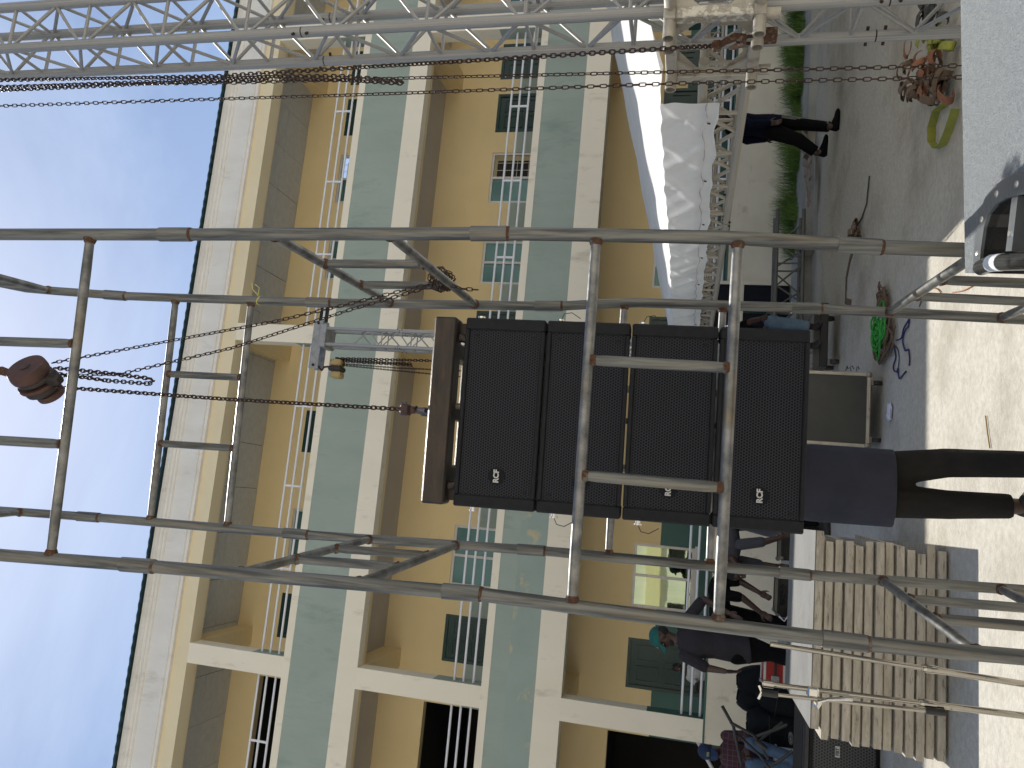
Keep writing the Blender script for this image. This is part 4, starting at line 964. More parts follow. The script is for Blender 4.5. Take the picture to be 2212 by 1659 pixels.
for x in (-.12, .12): MB().cbox(W2(x, -.21, .47), (.08, .02, .09), .006, Matrix.Rotation(R(4), 3, 'Z')).build('butterfly_latch', 'latch', C2)
MB().cbox(W2(0, -.205, .47), (.38, .012, .03), .003, Matrix.Rotation(R(4), 3, 'Z')).build('valance_strip', 'black_plastic', C2)
C3, W3 = case('flight_case', 'black case with white latches between the two bent men', 'flight case', (-.72, 10.0, 0), (.55, .45, .40), R(-3), 'black_plastic', 'black_plastic', False, zb=.10)
for x, z in ((-.17, .34), (.17, .34), (.17, .2)): MB().cbox(W3(x, -.235, z), (.06, .02, .04), .004).build('latch', 'latch', C3)
C4, W4 = case('flight_case', 'black equipment case under the bent man nearest the speakers', 'flight case', (-.10, 10.1, 0), (.52, .45, .42), R(3), 'black_plastic', 'black_plastic', False, zb=.05)
for k in range(3):
    a0 = rd.uniform(0, 6); c0 = Vector((-.95+.1*k, 9.7+.05*k, .28+.09*k)); pts = [c0+Vector((math.cos(a0+i*.7)*(.11+.02*math.sin(i*1.3)), .06*math.sin(a0+i*.7), .03*math.sin(i*.9))) for i in range(28)]
    tag(MB().tube(pts, .009, 6).build('cable_coil', 'cable_black', smooth=True), ['lowest coil of black cable in the bent man\'s hands', 'middle coil of black cable in the bent man\'s hands', 'topmost coil of black cable in the bent man\'s hands'][k], 'cable', 'cable coils')
pb = Vector((-.98, 9.6, .5)); tag(MB().tube([pb, pb+Vector((-.05, 0, -.06)), pb+Vector((.02, -.02, -.1)), pb+Vector((-.04, 0, -.16))], [.012, .008, .012, .008], 8).build('plug_bundle', 'tape_white', smooth=True), 'white plugs dangling from the cable in the bent man\'s hand', 'plugs')

def bag(label, c, d, rz, tilt=0, logo=False):
    c = Vector(c); M = Matrix.Rotation(rz, 3, 'Z') @ Matrix.Rotation(tilt, 3, 'Y'); t = thing('padded_bag', label, 'bag', c, 'black padded bags')
    def W(x, y, z): return c+M @ Vector((x, y, z))
    w_, dp, h = d
    secs = []
    for z, s in ((0, .88), (.03, .98), (.3, 1.0), (.64, 1.0), (.76, .93), (.88, .80), (.97, .62), (1.0, .5)):
        secs.append((z*h, s))
    m = MB(); n = 20; o = 0
    for z, s in secs:
        for k in range(n):
            tt = 2*math.pi*k/n; cx, cy = math.cos(tt), math.sin(tt); e = .55
            m.v.append(W(math.copysign(abs(cx)**e, cx)*w_/2*s, math.copysign(abs(cy)**e, cy)*dp/2*(.85+.15*s), z+.01*math.sin(5*tt)*s))
    for i in range(len(secs)-1):
        for k in range(n): k2 = (k+1) % n; m.f.append((i*n+k, i*n+k2, (i+1)*n+k2, (i+1)*n+k))
    m.f.append(tuple(reversed(range(n)))); m.f.append(tuple((len(secs)-1)*n+k for k in range(n)))
    m.build('bag_body', 'bag_black', t, True)
    MB().tube([W(-w_*.18, -.02, h*.97), W(-w_*.14, -.02, h*1.012), W(w_*.14, -.02, h*1.012), W(w_*.18, -.02, h*.97)], .012, 8).build('grab_handle', 'bag_black', t, True)
    zp = MB().tube([W(-w_/2*1.0, -dp*.40, h*.65), W(-w_*.25, -dp*.505, h*.66), W(w_*.25, -dp*.505, h*.66), W(w_/2*1.0, -dp*.40, h*.65)], .006, 6).build('zip', 'black_plastic', t, True)
    MB().box(W(0, -dp*.44, h*.80), (.035, .004, .008), M).build('tag', 'print_white', t)
    MB().cbox(W(0, -dp*.49, h*.30), (w_*.6, .03, h*.42), .012, M).build('pocket', 'bag_black', t)
    if logo:
        pt = MB(); ow, oh = .078, .021; yy = -dp*.49-.017
        ring = [W(math.copysign(abs(math.cos(u))**.7, math.cos(u))*ow, yy, h*.33+math.copysign(abs(math.sin(u))**.7, math.sin(u))*oh) for u in [i*2*math.pi/28 for i in range(28)]]
        MB().tube(ring, .0022, 5, closed=True).build('label_ring', 'print_white', t)
        place('lettering', text_mesh('BEAM 230', .031, 'print_white', bold=.0006), t, Matrix.Translation(W(0, yy-.001, h*.33)) @ (M @ Matrix.Rotation(R(90), 3, 'X')).to_4x4())
def bg_at(x, y, Y, z=.0): p = atY(x, y, Y); return (p.x, Y, z)
bag('upright black padded bag just left of the red case', bg_at(1690, 1474, 10.9), (.42, .40, .83), R(6), R(-3))
bag('black padded bag leaning in the middle of the bag heap', bg_at(1690, 1503, 10.45), (.50, .42, .62), R(-8), R(6))
bag('black padded bag with rounded top left of the middle of the heap', bg_at(1690, 1532, 10.9), (.42, .40, .82), R(12), R(7))
bag('black padded bag with an oval white BEAM 230 print on its side', bg_at(1695, 1569, 10.5), (.47, .42, .72), R(-14), R(-6), True)
lb = atY(1722, 1560, 10.0)
bb = thing('soft_bag', 'soft black bag lying on the ground in front of the bag heap', 'bag', (lb.x, 10.0, 0), 'black padded bags')
MB().loft([(Vector((lb.x-.26, 10.0, .09)), (0, .06, 0), (0, 0, .06)), (Vector((lb.x-.2, 10.0, .10)), (0, .13, 0), (0, 0, .10)), (Vector((lb.x, 9.98, .11)), (0, .15, 0), (0, 0, .115)), (Vector((lb.x+.2, 10.0, .10)), (0, .13, 0), (0, 0, .10)), (Vector((lb.x+.26, 10.02, .09)), (0, .06, 0), (0, 0, .06))], 16).build('bag_body', 'bag_black', bb, True)
MB().tube([Vector((lb.x-.1, 9.88, .16)), Vector((lb.x-.08, 9.86, .24)), Vector((lb.x+.08, 9.86, .24)), Vector((lb.x+.1, 9.88, .16))], .012, 8).build('strap', 'bag_black', bb, True)
l2 = atY(1725, 1508, 9.8)
b3 = thing('soft_bag', 'soft black bag squeezed behind the left end of the deck stack', 'bag', (l2.x, 9.8, 0), 'black padded bags')
MB().loft([(Vector((l2.x-.15, 9.8, .10)), (0, .08, 0), (0, 0, .08)), (Vector((l2.x, 9.8, .12)), (0, .15, 0), (0, 0, .12)), (Vector((l2.x+.15, 9.8, .10)), (0, .08, 0), (0, 0, .08))], 14).build('bag_body', 'bag_black', b3, True)
MB().tube([Vector((l2.x-.05, 9.7, .2)), Vector((l2.x, 9.69, .26)), Vector((l2.x+.06, 9.7, .2))], .01, 6).build('strap', 'bag_black', b3, True)

# black stage monitor with a white logo plate, left of the decks
MN = thing('stage_monitor', 'black perforated loudspeaker with small white FBT logo plate left of the decks', 'loudspeaker', (-2.02, 7.2, 0))
mY = 6.95
pA = atY(1735, 1565, mY); pB = atY(1846, 1660, mY); mt = atY(1735, 1600, mY).z
x1m = -1.42; x0m = -2.35
MB().cbox(((x0m+x1m)/2, mY+.30, mt/2+.0), (x1m-x0m, .56, mt), .03).build('cabinet', 'speaker_box', MN)
me = MB().box((0, 0, 0), (x1m-x0m-.10, .008, mt-.12)).mesh('front_grille', 'grille_far', False, Vector())
place('front_grille', me, MN, Matrix.Translation(((x0m+x1m)/2, mY+.018, mt/2-.02)))
MB().cbox(((x0m+x1m)/2, mY+.03, mt-.03), (x1m-x0m, .05, .05), .012).build('top_lip', 'black_plastic', MN)
lp = atY(1809, 1624, mY+.005); bdg = MB().cbox(lp, (.085, .006, .036), .002).build('logo_plate', 'print_white', MN)
place('lettering', text_mesh('FBT', .036, 'black_plastic', bold=.001), bdg, Matrix.Translation(lp-Vector((0, .0045, 0))) @ Matrix.Rotation(R(90), 4, 'X'))

# black folding keyboard stand in front of the seated man
KS = thing('keyboard_stand', 'black folding metal stand in front of the seated man', 'stand', (-2.55, 9.3, 0))
def kb(name, pts, Y=9.3, r=.016): MB().tube([atY(x, y, Y) for x, y in pts], r, 8).build(name, 'frame_black', KS, True)
kb('top_bar', [(1560, 1525), (1584, 1568), (1602, 1655)], 9.3, .018); kb('cross_leg', [(1577, 1560), (1628, 1588), (1660, 1640)], 9.28); kb('cross_leg', [(1586, 1580), (1640, 1630), (1668, 1668)], 9.34)
kb('foot_bar', [(1634, 1590), (1675, 1576), (1700, 1565)], 9.25, .018); kb('foot_bar', [(1650, 1662), (1690, 1640), (1712, 1622)], 9.35, .018)
kb('lower_leg', [(1640, 1600), (1690, 1560)], 9.4, .014)
MB().tube([atY(1632, 1600, 9.28), atY(1655, 1618, 9.28)], .03, 10).build('hinge_plate', 'frame_black', KS, True)

# ------------------------------------------------------------------ small things on the ground
def gpath(L_, z=.02): return [atz(x, y, z) for x, y in L_]
def web(name, label, mat, L_, wd=.05, z=.03, group=None, flat=False, seedv=0):
    rr = random.Random(seedv); pts = gpath(L_, z); f = []
    for i, p in enumerate(pts): f.append(p+Vector((0, 0, rr.uniform(-.012, .03) if not flat else 0)))
    P = []
    for i in range(len(f)-1):
        for t in (0, .33, .66): P.append(lerp(f[i], f[i+1], t))
    P.append(f[-1]); side = [Vector((0, 0, 1)) if not flat else frame_for(P[min(i+1, len(P)-1)]-P[max(i-1, 0)])[0] for i in range(len(P))]
    return MB().ribbon(P, wd, side, .004).build(name, mat)
def strap_heap(label, mat, cx, cy, rx, ry, n, z0, sd, wd=.055, group='straps heaped behind the grey cabinet'):
    rr = random.Random(sd); t = thing('strap_heap', label, 'strap', atz(cx, cy, 0), group)
    for k in range(n):
        c = atz(cx+rr.uniform(-rx, rx), cy+rr.uniform(-ry, ry), 0)+Vector((0, 0, z0*rr.uniform(.15, 1)))
        a0 = rr.uniform(0, 6.28); r1 = rr.uniform(.045, .10); r2_ = rr.uniform(.02, .05); ax = Vector((math.cos(a0), math.sin(a0), rr.uniform(-.2, .35))).normalized(); up_ = Vector((rr.uniform(-.3, .3), rr.uniform(-.3, .3), 1)).normalized()
        sd_ = ax.cross(up_).normalized(); pts = []
        for i in range(15):
            tt = i/14*rr.uniform(4.2, 5.4)+.2; pts.append(c+ax*math.cos(tt)*r1+up_*(math.sin(tt)*r2_+.0)+sd_*(.012*i/14))
        lo = min(p.z for p in pts)
        if lo < .028: pts = [p+Vector((0, 0, .028-lo)) for p in pts]
        MB().ribbon(pts, wd, sd_, .004).build('strap_loop', mat, t, True)
    return t
strap_heap('heap of brown lifting straps behind the grey cabinet', 'strap_brown', 2030, 170, 35, 45, 26, .16, 1)
strap_heap('faded orange straps on top of the brown strap heap', 'strap_orange', 2042, 150, 28, 60, 12, .20, 2)
strap_heap('lime green straps at the right end of the strap heap', 'strap_lime', 2055, 95, 15, 20, 8, .18, 4)
strap_heap('dark grey straps bundled near the foot of the truss tower', 'strap_dark', 2050, 28, 22, 22, 9, .14, 6)
lp_ = gpath([(2042, 225), (2022, 240), (2012, 275), (2012, 305), (2022, 320), (2036, 312), (2048, 285), (2058, 255), (2064, 235)], .035)
tag(MB().ribbon(lp_, .055, Vector((.1, 0, 1)), .004).build('lime_strap', 'strap_lime', smooth=True), 'loose loop of lime green strap curling out to the left of the heap', 'strap')
lp_ = gpath([(1878, 380), (1872, 440), (1862, 470), (1850, 490), (1856, 505)], .012)
tag(MB().ribbon(lp_, .012, Vector((0, 0, 1)), .012).build('dark_rope', 'strap_dark', smooth=True), 'thin dark rope end running from the strap bundle on the concrete', 'rope')
strap_heap('small bundle of grey-brown strap in the middle of the yard', 'strap_brown', 1864, 500, 9, 18, 7, .07, 9, .07, 'strap on the yard')
lp_ = gpath([(1850, 520), (1836, 560), (1828, 600), (1826, 650), (1838, 655)], .006)
tag(MB().ribbon(lp_, .075, [Vector((1, .1, 0))]*5, .005).build('flat_strap', 'strap_brown'), 'flat grey-brown strap stretched along the yard from the small bundle', 'strap')
# rope coils
def coil(name, label, mat, cx, cy, rad, turns, r, sd, zc=.03, ell=.6, ang=0, cat='rope'):
    rr = random.Random(sd); c = atz(cx, cy, 0); pts = []; nseg = int(turns*14)
    for i in range(nseg):
        t = i/14*2*math.pi; w1 = rad*(.55+.45*math.sin(i*.117+sd)); ecc = ell*(1+.25*math.sin(i*.05))
        x, y = w1*math.cos(t), w1*ecc*math.sin(t+.4*math.sin(i*.03)); a = ang+.5*math.sin(i*.021)
        pts.append(c+Vector((x*math.cos(a)-y*math.sin(a), x*math.sin(a)+y*math.cos(a), zc+.035*math.sin(i*.37+sd)**2+rr.uniform(0, .012))))
    return tag(MB().tube(pts, r, 6).build(name, mat, smooth=True), label, cat, 'ropes tangled on the yard')
coil('rope_coil', 'bright green rope coiled on the tangle of ropes', 'rope_green', 1918, 714, .23, 13, .0075, 3, .055, .8, .5)
coil('rope_coil', 'brown rope bundle under the green rope', 'rope_brown', 1920, 735, .30, 12, .0085, 5, .02, .5, 1.4)
coil('rope_coil', 'brown rope bundle behind the rear right scaffold post', 'rope_brown', 1918, 648, .19, 10, .008, 8, .02, .6, .3)
def loose(label, mat, L_, r, name='loose_rope', cat='rope'):
    P = gpath(L_, r+.004); Q = []
    for i in range(len(P)-1):
        p0, p1, p2, p3 = P[max(i-1, 0)], P[i], P[i+1], P[min(i+2, len(P)-1)]
        for t in (0, .25, .5, .75): Q.append(.5*((2*p1)+(p2-p0)*t+(2*p0-5*p1+4*p2-p3)*t*t+(3*p1-p0-3*p2+p3)*t**3))
    Q.append(P[-1]); return tag(MB().tube(Q, r, 6).build(name, mat, smooth=True), label, cat, 'ropes tangled on the yard')
loose('thin brown rope looping out to the left of the tangle', 'rope_brown', [(1895, 690), (1890, 720), (1887, 755), (1890, 770), (1896, 765), (1896, 745), (1892, 735)], .010)
loose('long dark blue string with a frayed end trailing towards the flight case', 'rope_blue', [(1930, 745), (1935, 770), (1930, 790), (1931, 800), (1937, 803), (1940, 795), (1941, 811), (1944, 818), (1952, 808), (1957, 802)], .006)
loose('dark blue string with loops right of the brown rope', 'rope_blue', [(1936, 735), (1947, 730), (1952, 710), (1960, 696), (1964, 690), (1962, 706), (1956, 712), (1950, 735), (1955, 757), (1962, 755), (1965, 775), (1964, 790)], .006)
loose('dark blue string strand in the middle of the blue tangle', 'rope_blue', [(1925, 740), (1938, 752), (1942, 770), (1941, 790), (1938, 806)], .004)
loose('thin copper coloured wire lying in the sun by the grey cabinet', 'copper', [(2058, 632), (2080, 628), (2100, 618), (2110, 610)], .004, 'copper_wire', 'wire')
loose('short copper coloured wire bent near the scaffold foot', 'copper', [(2015, 622), (2025, 625), (2032, 632)], .004, 'copper_wire', 'wire')
loose('brown cord crossing the shadow edge below the brace', 'rope_brown', [(1986, 662), (1990, 650), (1994, 640), (1998, 632)], .005, 'brown_cord', 'cord')
loose('thin straw coloured stick lying on the sunlit concrete', 'twig', [(2129, 898), (2132, 925), (2135, 948), (2138, 968)], .0038, 'stick', 'stick')
cpb = atz(1926, 890, .0); m = MB(); rr = random.Random(4)
m.ell(cpb+Vector((0, 0, .012)), (.075, .06, .014), None, 16, 8)
for i, v in enumerate(m.v): m.v[i] = v+Vector((rr.uniform(-.012, .012), rr.uniform(-.012, .012), rr.uniform(0, .010)))
tag(m.build('plastic_scrap', 'plastic_clear'), 'crumpled pale plastic scrap left of the flight case', 'litter')
# rags on the kerb beside the walking man
rg_ = random.Random(8)
for k, (x, y, lab) in enumerate(((1745, 300, 'brown rag lying on the kerb behind the walking man'), (1748, 350, 'crumpled grey-brown cloth heap left of the walking man'), (1752, 395, 'thin dirty rag trailing along the kerb edge'))):
    c = atz(x, y, .11); m = MB()
    def rf(u, v, c=c, k=k): return c+Vector(((u-.5)*(.75 if k == 2 else .55), (v-.5)*.3, .008+.05*abs(math.sin(7*u+3*v+k)*math.sin(5*v+2*u))*(1-abs(2*u-1))*(2 if k < 2 else .7)+.02*math.sin(19*u+k)**2))
    m.grid(rf, 18, 10); tag(m.build('rag', 'rag', smooth=True), lab, 'rag', 'rags on the kerb')
# small leaves and grit specks on the yard
# ------------------------------------------------------------------ people
def remesh(o, vox, it=3):
    m = o.modifiers.new('surface', 'REMESH'); m.mode = 'VOXEL'; m.voxel_size = vox; m.use_smooth_shade = True
    s = o.modifiers.new('soften', 'SMOOTH'); s.iterations = it; s.factor = .5
    return o
def hand(m, wr, d, palm, s=1.0, curl=.35, thumb_side=1):
    d = Vector(d).normalized(); n = Vector(palm); n = (n-d*n.dot(d)).normalized(); sd = d.cross(n)*thumb_side
    c = Vector(wr)+d*.05*s; rot = Matrix((sd, n, d)).transposed()
    m.ell(c, (.040*s, .017*s, .055*s), rot, 12, 8)
    for k, (off, ln) in enumerate(((.028, .072), (.010, .080), (-.009, .075), (-.026, .060))):
        b = Vector(wr)+d*.090*s+sd*off*s; k1 = b+(d*math.cos(curl*.5)+n*math.sin(curl*.5))*ln*.5*s; k2 = k1+(d*math.cos(curl*1.6)+n*math.sin(curl*1.6))*ln*.5*s
        m.cap(b-d*.012*s, k1, .0092*s, .0085*s, 8); m.cap(k1, k2, .0085*s, .007*s, 8)
    b = Vector(wr)+d*.03*s+sd*.03*s; k1 = b+(d*.7+sd*.6+n*.2).normalized()*.04*s; m.cap(b, k1, .013*s, .010*s, 8); m.cap(k1, k1+(d*.95+sd*.15+n*.3).normalized()*.03*s, .010*s, .008*s, 8)
def head(m, c, face, up, s=1.0):
    f = Vector(face).normalized(); u = Vector(up); u = (u-f*u.dot(f)).normalized(); r = f.cross(u); rot = Matrix((r, f, u)).transposed(); c = Vector(c)
    def H(x, y, z): return c+rot @ Vector((x*s, y*s, z*s))
    m.ell(H(0, -.012, .022), (.076*s, .094*s, .095*s), rot, 18, 12)          # skull
    m.ell(H(0, .030, -.045), (.056*s, .062*s, .075*s), rot, 16, 10)          # jaw and face
    m.ell(H(0, .075, -.092), (.026*s, .020*s, .020*s), rot, 10, 6)           # chin
    m.cap(H(0, .088, .008), H(0, .106, -.032), .009*s, .015*s, 8)            # nose
    for k in (-1, 1):
        m.ell(H(k*.014, .094, -.036), (.010*s, .010*s, .008*s), rot, 8, 5)
        m.ell(H(k*.078, -.004, -.012), (.008*s, .019*s, .031*s), rot, 8, 6)  # ears
        m.cap(H(k*.015, .083, .026), H(k*.05, .070, .028), .010*s, .009*s, 6)  # brows
        m.ell(H(k*.040, .066, -.028), (.020*s, .018*s, .018*s), rot, 8, 6)   # cheekbones
    m.ell(H(0, .088, -.062), (.026*s, .010*s, .006*s), rot, 10, 5); m.ell(H(0, .085, -.072), (.022*s, .011*s, .007*s), rot, 10, 5)
    return H, rot
def person(label, J, group=None, shirt='cloth_charcoal', trousers='cloth_black', shoes='rubber', s=1.0, sleeve=.5, hem=None, cap_=None, beard=False, face=(0, -1, 0), hup=(0, 0, 1), front=(0, -1, 0), legw=1.0, shirt_w=1.0, base=None, hands=((0, 0, -1), (0, 0, -1)), handn=((0, -1, 0), (0, -1, 0)), curl=.5, open_hands=False):
    J = {k: Vector(v) for k, v in J.items()}
    loc = base or Vector((J['pel'].x, J['pel'].y, min(J['anL'].z, J['anR'].z)-.08*s)); t = thing('person', label, 'person', loc, group)
    b = MB(); H, hrot = head(b, J['head'], face, hup, s)
    b.cap(J['neck'], J['head']-hrot @ Vector((0, .01*s, .05*s)), .056*s, .052*s)
    lat = (J['shL']-J['shR']).normalized(); spine = (J['neck']-J['pel']).normalized(); fr_ = lat.cross(spine).normalized()
    def tors(x, extra=0.0, cut=0.0):
        ch = lerp(J['pel'], J['neck'], .68); wa = lerp(J['pel'], J['neck'], .32); low = J['pel']-spine*(.10*s+cut)
        shw = (J['shL']-J['shR']).length/2
        x.loft([(low, lat*(.155*s*shirt_w+extra), fr_*(.115*s*shirt_w+extra)), (J['pel'], lat*(.160*s*shirt_w+extra), fr_*(.118*s*shirt_w+extra)), (wa, lat*(.140*s*shirt_w+extra), fr_*(.105*s*shirt_w+extra)), (ch, lat*(.165*s+extra), fr_*(.118*s+extra)), (lerp(J['pel'], J['neck'], .88), lat*(max(.13*s, shw*.86)+extra), fr_*(.088*s+extra)), (J['neck']-spine*.005, lat*(.072*s+extra), fr_*(.064*s+extra))], 20)
    tors(b)
    for k, sd in ((0, 'L'), (1, 'R')):
        b.cap(J['sh'+sd], J['el'+sd], .050*s, .041*s); b.cap(J['el'+sd], J['wr'+sd], .041*s, .027*s)
        if 'hd'+sd in J: hd = J['hd'+sd]-J['wr'+sd]
        else: hd = J['wr'+sd]-J['el'+sd]
        hand(b, J['wr'+sd], hd, handn[k], s, curl, 1 if sd == 'L' else -1)
        b.cap(J['hip'+sd], J['kn'+sd], .078*s, .056*s); b.cap(J['kn'+sd], J['an'+sd], .056*s, .038*s)
        to = J['to'+sd]; an = J['an'+sd]; b.cap(an-Vector((0, 0, .04*s)), to, .036*s, .028*s)
    remesh(b.build('body', 'skin', t, True), .0085*s, 3)
    c = MB(); tors(c, .013*s, hem if hem is not None else .04*s)
    for sd in 'LR':
        e = lerp(J['sh'+sd], J['el'+sd], min(1, sleeve/.5*.95)); c.cap(J['sh'+sd], e, .066*s, .060*s)
        if sleeve > .55: c.cap(e, lerp(J['el'+sd], J['wr'+sd], (sleeve-.5)/.5), .054*s, .044*s)
    remesh(c.build('shirt', shirt, t, True), .010*s, 4)
    g_ = MB(); g_.loft([(J['pel']-spine*.11*s, lat*.140*s, fr_*.108*s), (J['pel']-spine*.02*s, lat*.145*s, fr_*.108*s), (J['pel']+spine*.06*s, lat*.118*s, fr_*.090*s)], 18)
    for sd in 'LR':
        hp_, kn_, an_ = J['hip'+sd], J['kn'+sd], J['an'+sd]
        g_.cap(hp_, kn_, .098*s*legw, .075*s*legw); g_.tube([kn_, lerp(kn_, an_, .3), lerp(kn_, an_, .92)], [.075*s*legw, .070*s*legw, .062*s*legw], 14)
        g_.ell(kn_, (.076*s*legw,)*3)
    remesh(g_.build('trousers', trousers, t, True), .011*s, 4)
    for sd in 'LR':
        an_, to = J['an'+sd], J['to'+sd]; d = (to-an_); d.z = 0; d.normalize(); m = MB(); sdv = Vector((-d.y, d.x, 0)); a0 = Vector((an_.x, an_.y, to.z))-d*.05*s
        m.loft([(a0+Vector((0, 0, .012)), sdv*.020*s, Vector((0, 0, .018*s))), (a0+d*.015*s+Vector((0, 0, .025*s)), sdv*.036*s, Vector((0, 0, .052*s))), (a0+d*.09*s+Vector((0, 0, .022*s)), sdv*.040*s, Vector((0, 0, .050*s))), (a0+d*.17*s+Vector((0, 0, .006*s)), sdv*.046*s, Vector((0, 0, .034*s))), (a0+d*.235*s+Vector((0, 0, 0)), sdv*.040*s, Vector((0, 0, .026*s))), (a0+d*.262*s, sdv*.018*s, Vector((0, 0, .014*s)))], 14)
        sh = m.build('shoe', shoes, t, True)
    if cap_:
        k = MB(); hc_ = H(0, -.008, .045); 
        k.ell(hc_, (.090*s, .108*s, .092*s), hrot, 20, 12)
        k.v = [v if (v-hc_).dot(hrot.col[2]) > -.012*s else v-hrot.col[2]*((v-hc_).dot(hrot.col[2])+.012*s) for v in k.v]
        ck = k.build('cap', cap_, t, True)
        br = MB(); br.grid(lambda u, v: H((u-.5)*.15*(1-.25*v*v), .080+.105*v*(1-.55*(2*u-1)**2), .045-.045*v-.018*(2*u-1)**2), 12, 6); br.grid(lambda u, v: H((u-.5)*.15*(1-.25*v*v), .080+.105*v*(1-.55*(2*u-1)**2), .040-.045*v-.018*(2*u-1)**2), 12, 6); br.build('cap_peak', cap_, ck, True)
        if cap_ == 'cap_teal': MB().tube([H(-.012, .103, .075), H(-.016, .106, .060), H(-.004, .108, .052), H(.008, .106, .060)], .0025, 5).build('cap_logo', 'print_white', ck)
        else: MB().cbox(H(0, .092, .075), (.05*s, .008, .036*s), .003, hrot).build('cap_badge', 'cap_badge', ck)
    else:
        k = MB(); k.ell(H(0, -.022, .034), (.081*s, .094*s, .092*s), hrot, 18, 12); k.build('hair', 'hair', t, True)
    if cap_:
        k = MB(); k.ell(H(0, -.045, -.01), (.074*s, .070*s, .070*s), hrot, 14, 8); k.build('hair', 'hair', t, True)
    if beard:
        k = MB(); k.ell(H(0, .058, -.088), (.048*s, .046*s, .038*s), hrot, 14, 8); k.build('beard', 'hair', t, True)
    for e in (-1, 1):
        MB().ell(H(e*.032, .083, -.003), (.011*s, .007*s, .006*s), hrot, 10, 6).build('eye', 'cloth_white', t, True)
    return t
def stand_legs(J, pel, lat, aL, aR, toe=(0, -1), s=1.0, kb=.03):
    pel = Vector(pel); lat = Vector(lat)
    for sd, a, k in (('L', Vector(aL), 1), ('R', Vector(aR), -1)):
        J['hip'+sd] = pel+lat*.09*s*k-Vector((0, 0, .06*s)); J['an'+sd] = a; f = Vector((toe[0], toe[1], 0)).normalized()
        J['kn'+sd] = lerp(J['hip'+sd], a, .5)+f*kb; J['to'+sd] = Vector((a.x, a.y, a.z-.065*s))+f*.15*s

# man in a slate tunic standing right behind the speakers (facing the camera)
pA, pB = atz(2262, 1004, .09), atz(2200, 1094, .09)
ctr = atY(1810, 1046, 4.18); J = {}
pel = Vector((ctr.x, 4.2, .99)); stand_legs(J, pel, (1, 0, 0), pA, pB, (.1, -1), 1.0)
J['hipL'] = atY(1885, 1016, 4.18); J['hipR'] = atY(1885, 1078, 4.2); J['knL'] = atY(2045, 1000, 4.08); J['knR'] = atY(2045, 1090, 4.12)
J['toR'] = J['anR']+Vector((.10, -.09, -.065))
J.update(pel=pel, neck=pel+Vector((.0, .06, .50)), head=pel+Vector((0, .05, .66)), shL=pel+Vector((.185, .05, .44)), shR=pel+Vector((-.185, .05, .44)), elL=pel+Vector((.24, -.05, .18)), elR=pel+Vector((-.24, -.05, .18)), wrL=pel+Vector((.12, -.28, .24)), wrR=pel+Vector((-.12, -.28, .24)))
person('person in a long slate tunic and dark trousers behind the hanging speakers', J, shirt='cloth_slate', trousers='cloth_olive', hem=.285, shirt_w=1.16, legw=.95)

# man in teal cap and charcoal shirt, looking left
Y = 9.0; J = {}
hd = atY(1430, 1376, Y); sc = 1.04
J['head'] = hd; J['neck'] = atY(1462, 1383, Y); J['pel'] = atY(1578, 1396, Y)
J['shL'] = atY(1480, 1417, Y-.12); J['elL'] = atY(1527, 1443, Y-.16); J['wrL'] = atY(1566, 1450, Y-.2); J['hdL'] = atY(1600, 1452, Y-.22)
J['shR'] = atY(1474, 1352, Y+.12); J['elR'] = atY(1519, 1294, Y+.14); J['wrR'] = atY(1574, 1324, Y-.02); J['hdR'] = atY(1600, 1338, Y-.06)
px_ = J['pel']; stand_legs(J, px_, (.8, .6, 0), (px_.x-.10, Y-.10, .09), (px_.x+.13, Y+.10, .09), (-1, -.35), sc)
person('person in a teal cap and charcoal shirt standing behind the deck stack', J, shirt='cloth_charcoal', trousers='cloth_black', s=sc, sleeve=.46, cap_='cap_teal', beard=True, face=(-.93, -.32, -.22), handn=((1, -.2, 0), (-.5, -1, 0)), curl=.25, hem=.09, shirt_w=.98)

# two men bending over the equipment cases
Y = 9.6; J = {}
J['pel'] = atY(1572, 1128, Y); J['neck'] = atY(1580, 1208, Y-.12); J['head'] = atY(1592, 1236, Y-.18)
J['shR'] = atY(1600, 1176, Y-.28); J['elR'] = atY(1652, 1170, Y-.3); J['wrR'] = atY(1690, 1160, Y-.3)
J['shL'] = atY(1600, 1212, Y+.05); J['elL'] = atY(1645, 1220, Y+.0); J['wrL'] = atY(1678, 1223, Y-.02)
b_ = J['pel']; stand_legs(J, b_, (0, 1, 0), (b_.x+.12, Y-.14, .09), (b_.x+.12, Y+.16, .09), (-1, -.2))
person('bent person in a grey patterned shirt reaching down beside the speakers', J, shirt='knit', trousers='cloth_black', face=(-.6, -.5, -.6), hup=(-.8, 0, .6), sleeve=.45)
Y = 9.5; J = {}
J['pel'] = atY(1556, 1322, Y+.25); J['neck'] = atY(1552, 1250, Y); J['head'] = atY(1562, 1232, Y-.05)
J['shL'] = atY(1568, 1285, Y-.2); J['elL'] = atY(1603, 1291, Y-.22); J['wrL'] = atY(1642, 1322, Y-.2); J['hdL'] = atY(1658, 1332, Y-.2)
J['shR'] = atY(1566, 1256, Y+.05); J['elR'] = atY(1599, 1256, Y+.0); J['wrR'] = atY(1640, 1280, Y-.05); J['hdR'] = atY(1655, 1288, Y-.05)
b_ = J['pel']; stand_legs(J, b_, (0, 1, 0), (b_.x-.12, Y+.1, .09), (b_.x-.12, Y+.4, .09), (1, -.2))
person('bent person in a black shirt sorting cables with both arms hanging down', J, shirt='cloth_black', trousers='cloth_black', face=(.5, -.6, -.6), hup=(.6, 0, .8), sleeve=.4, curl=.8)

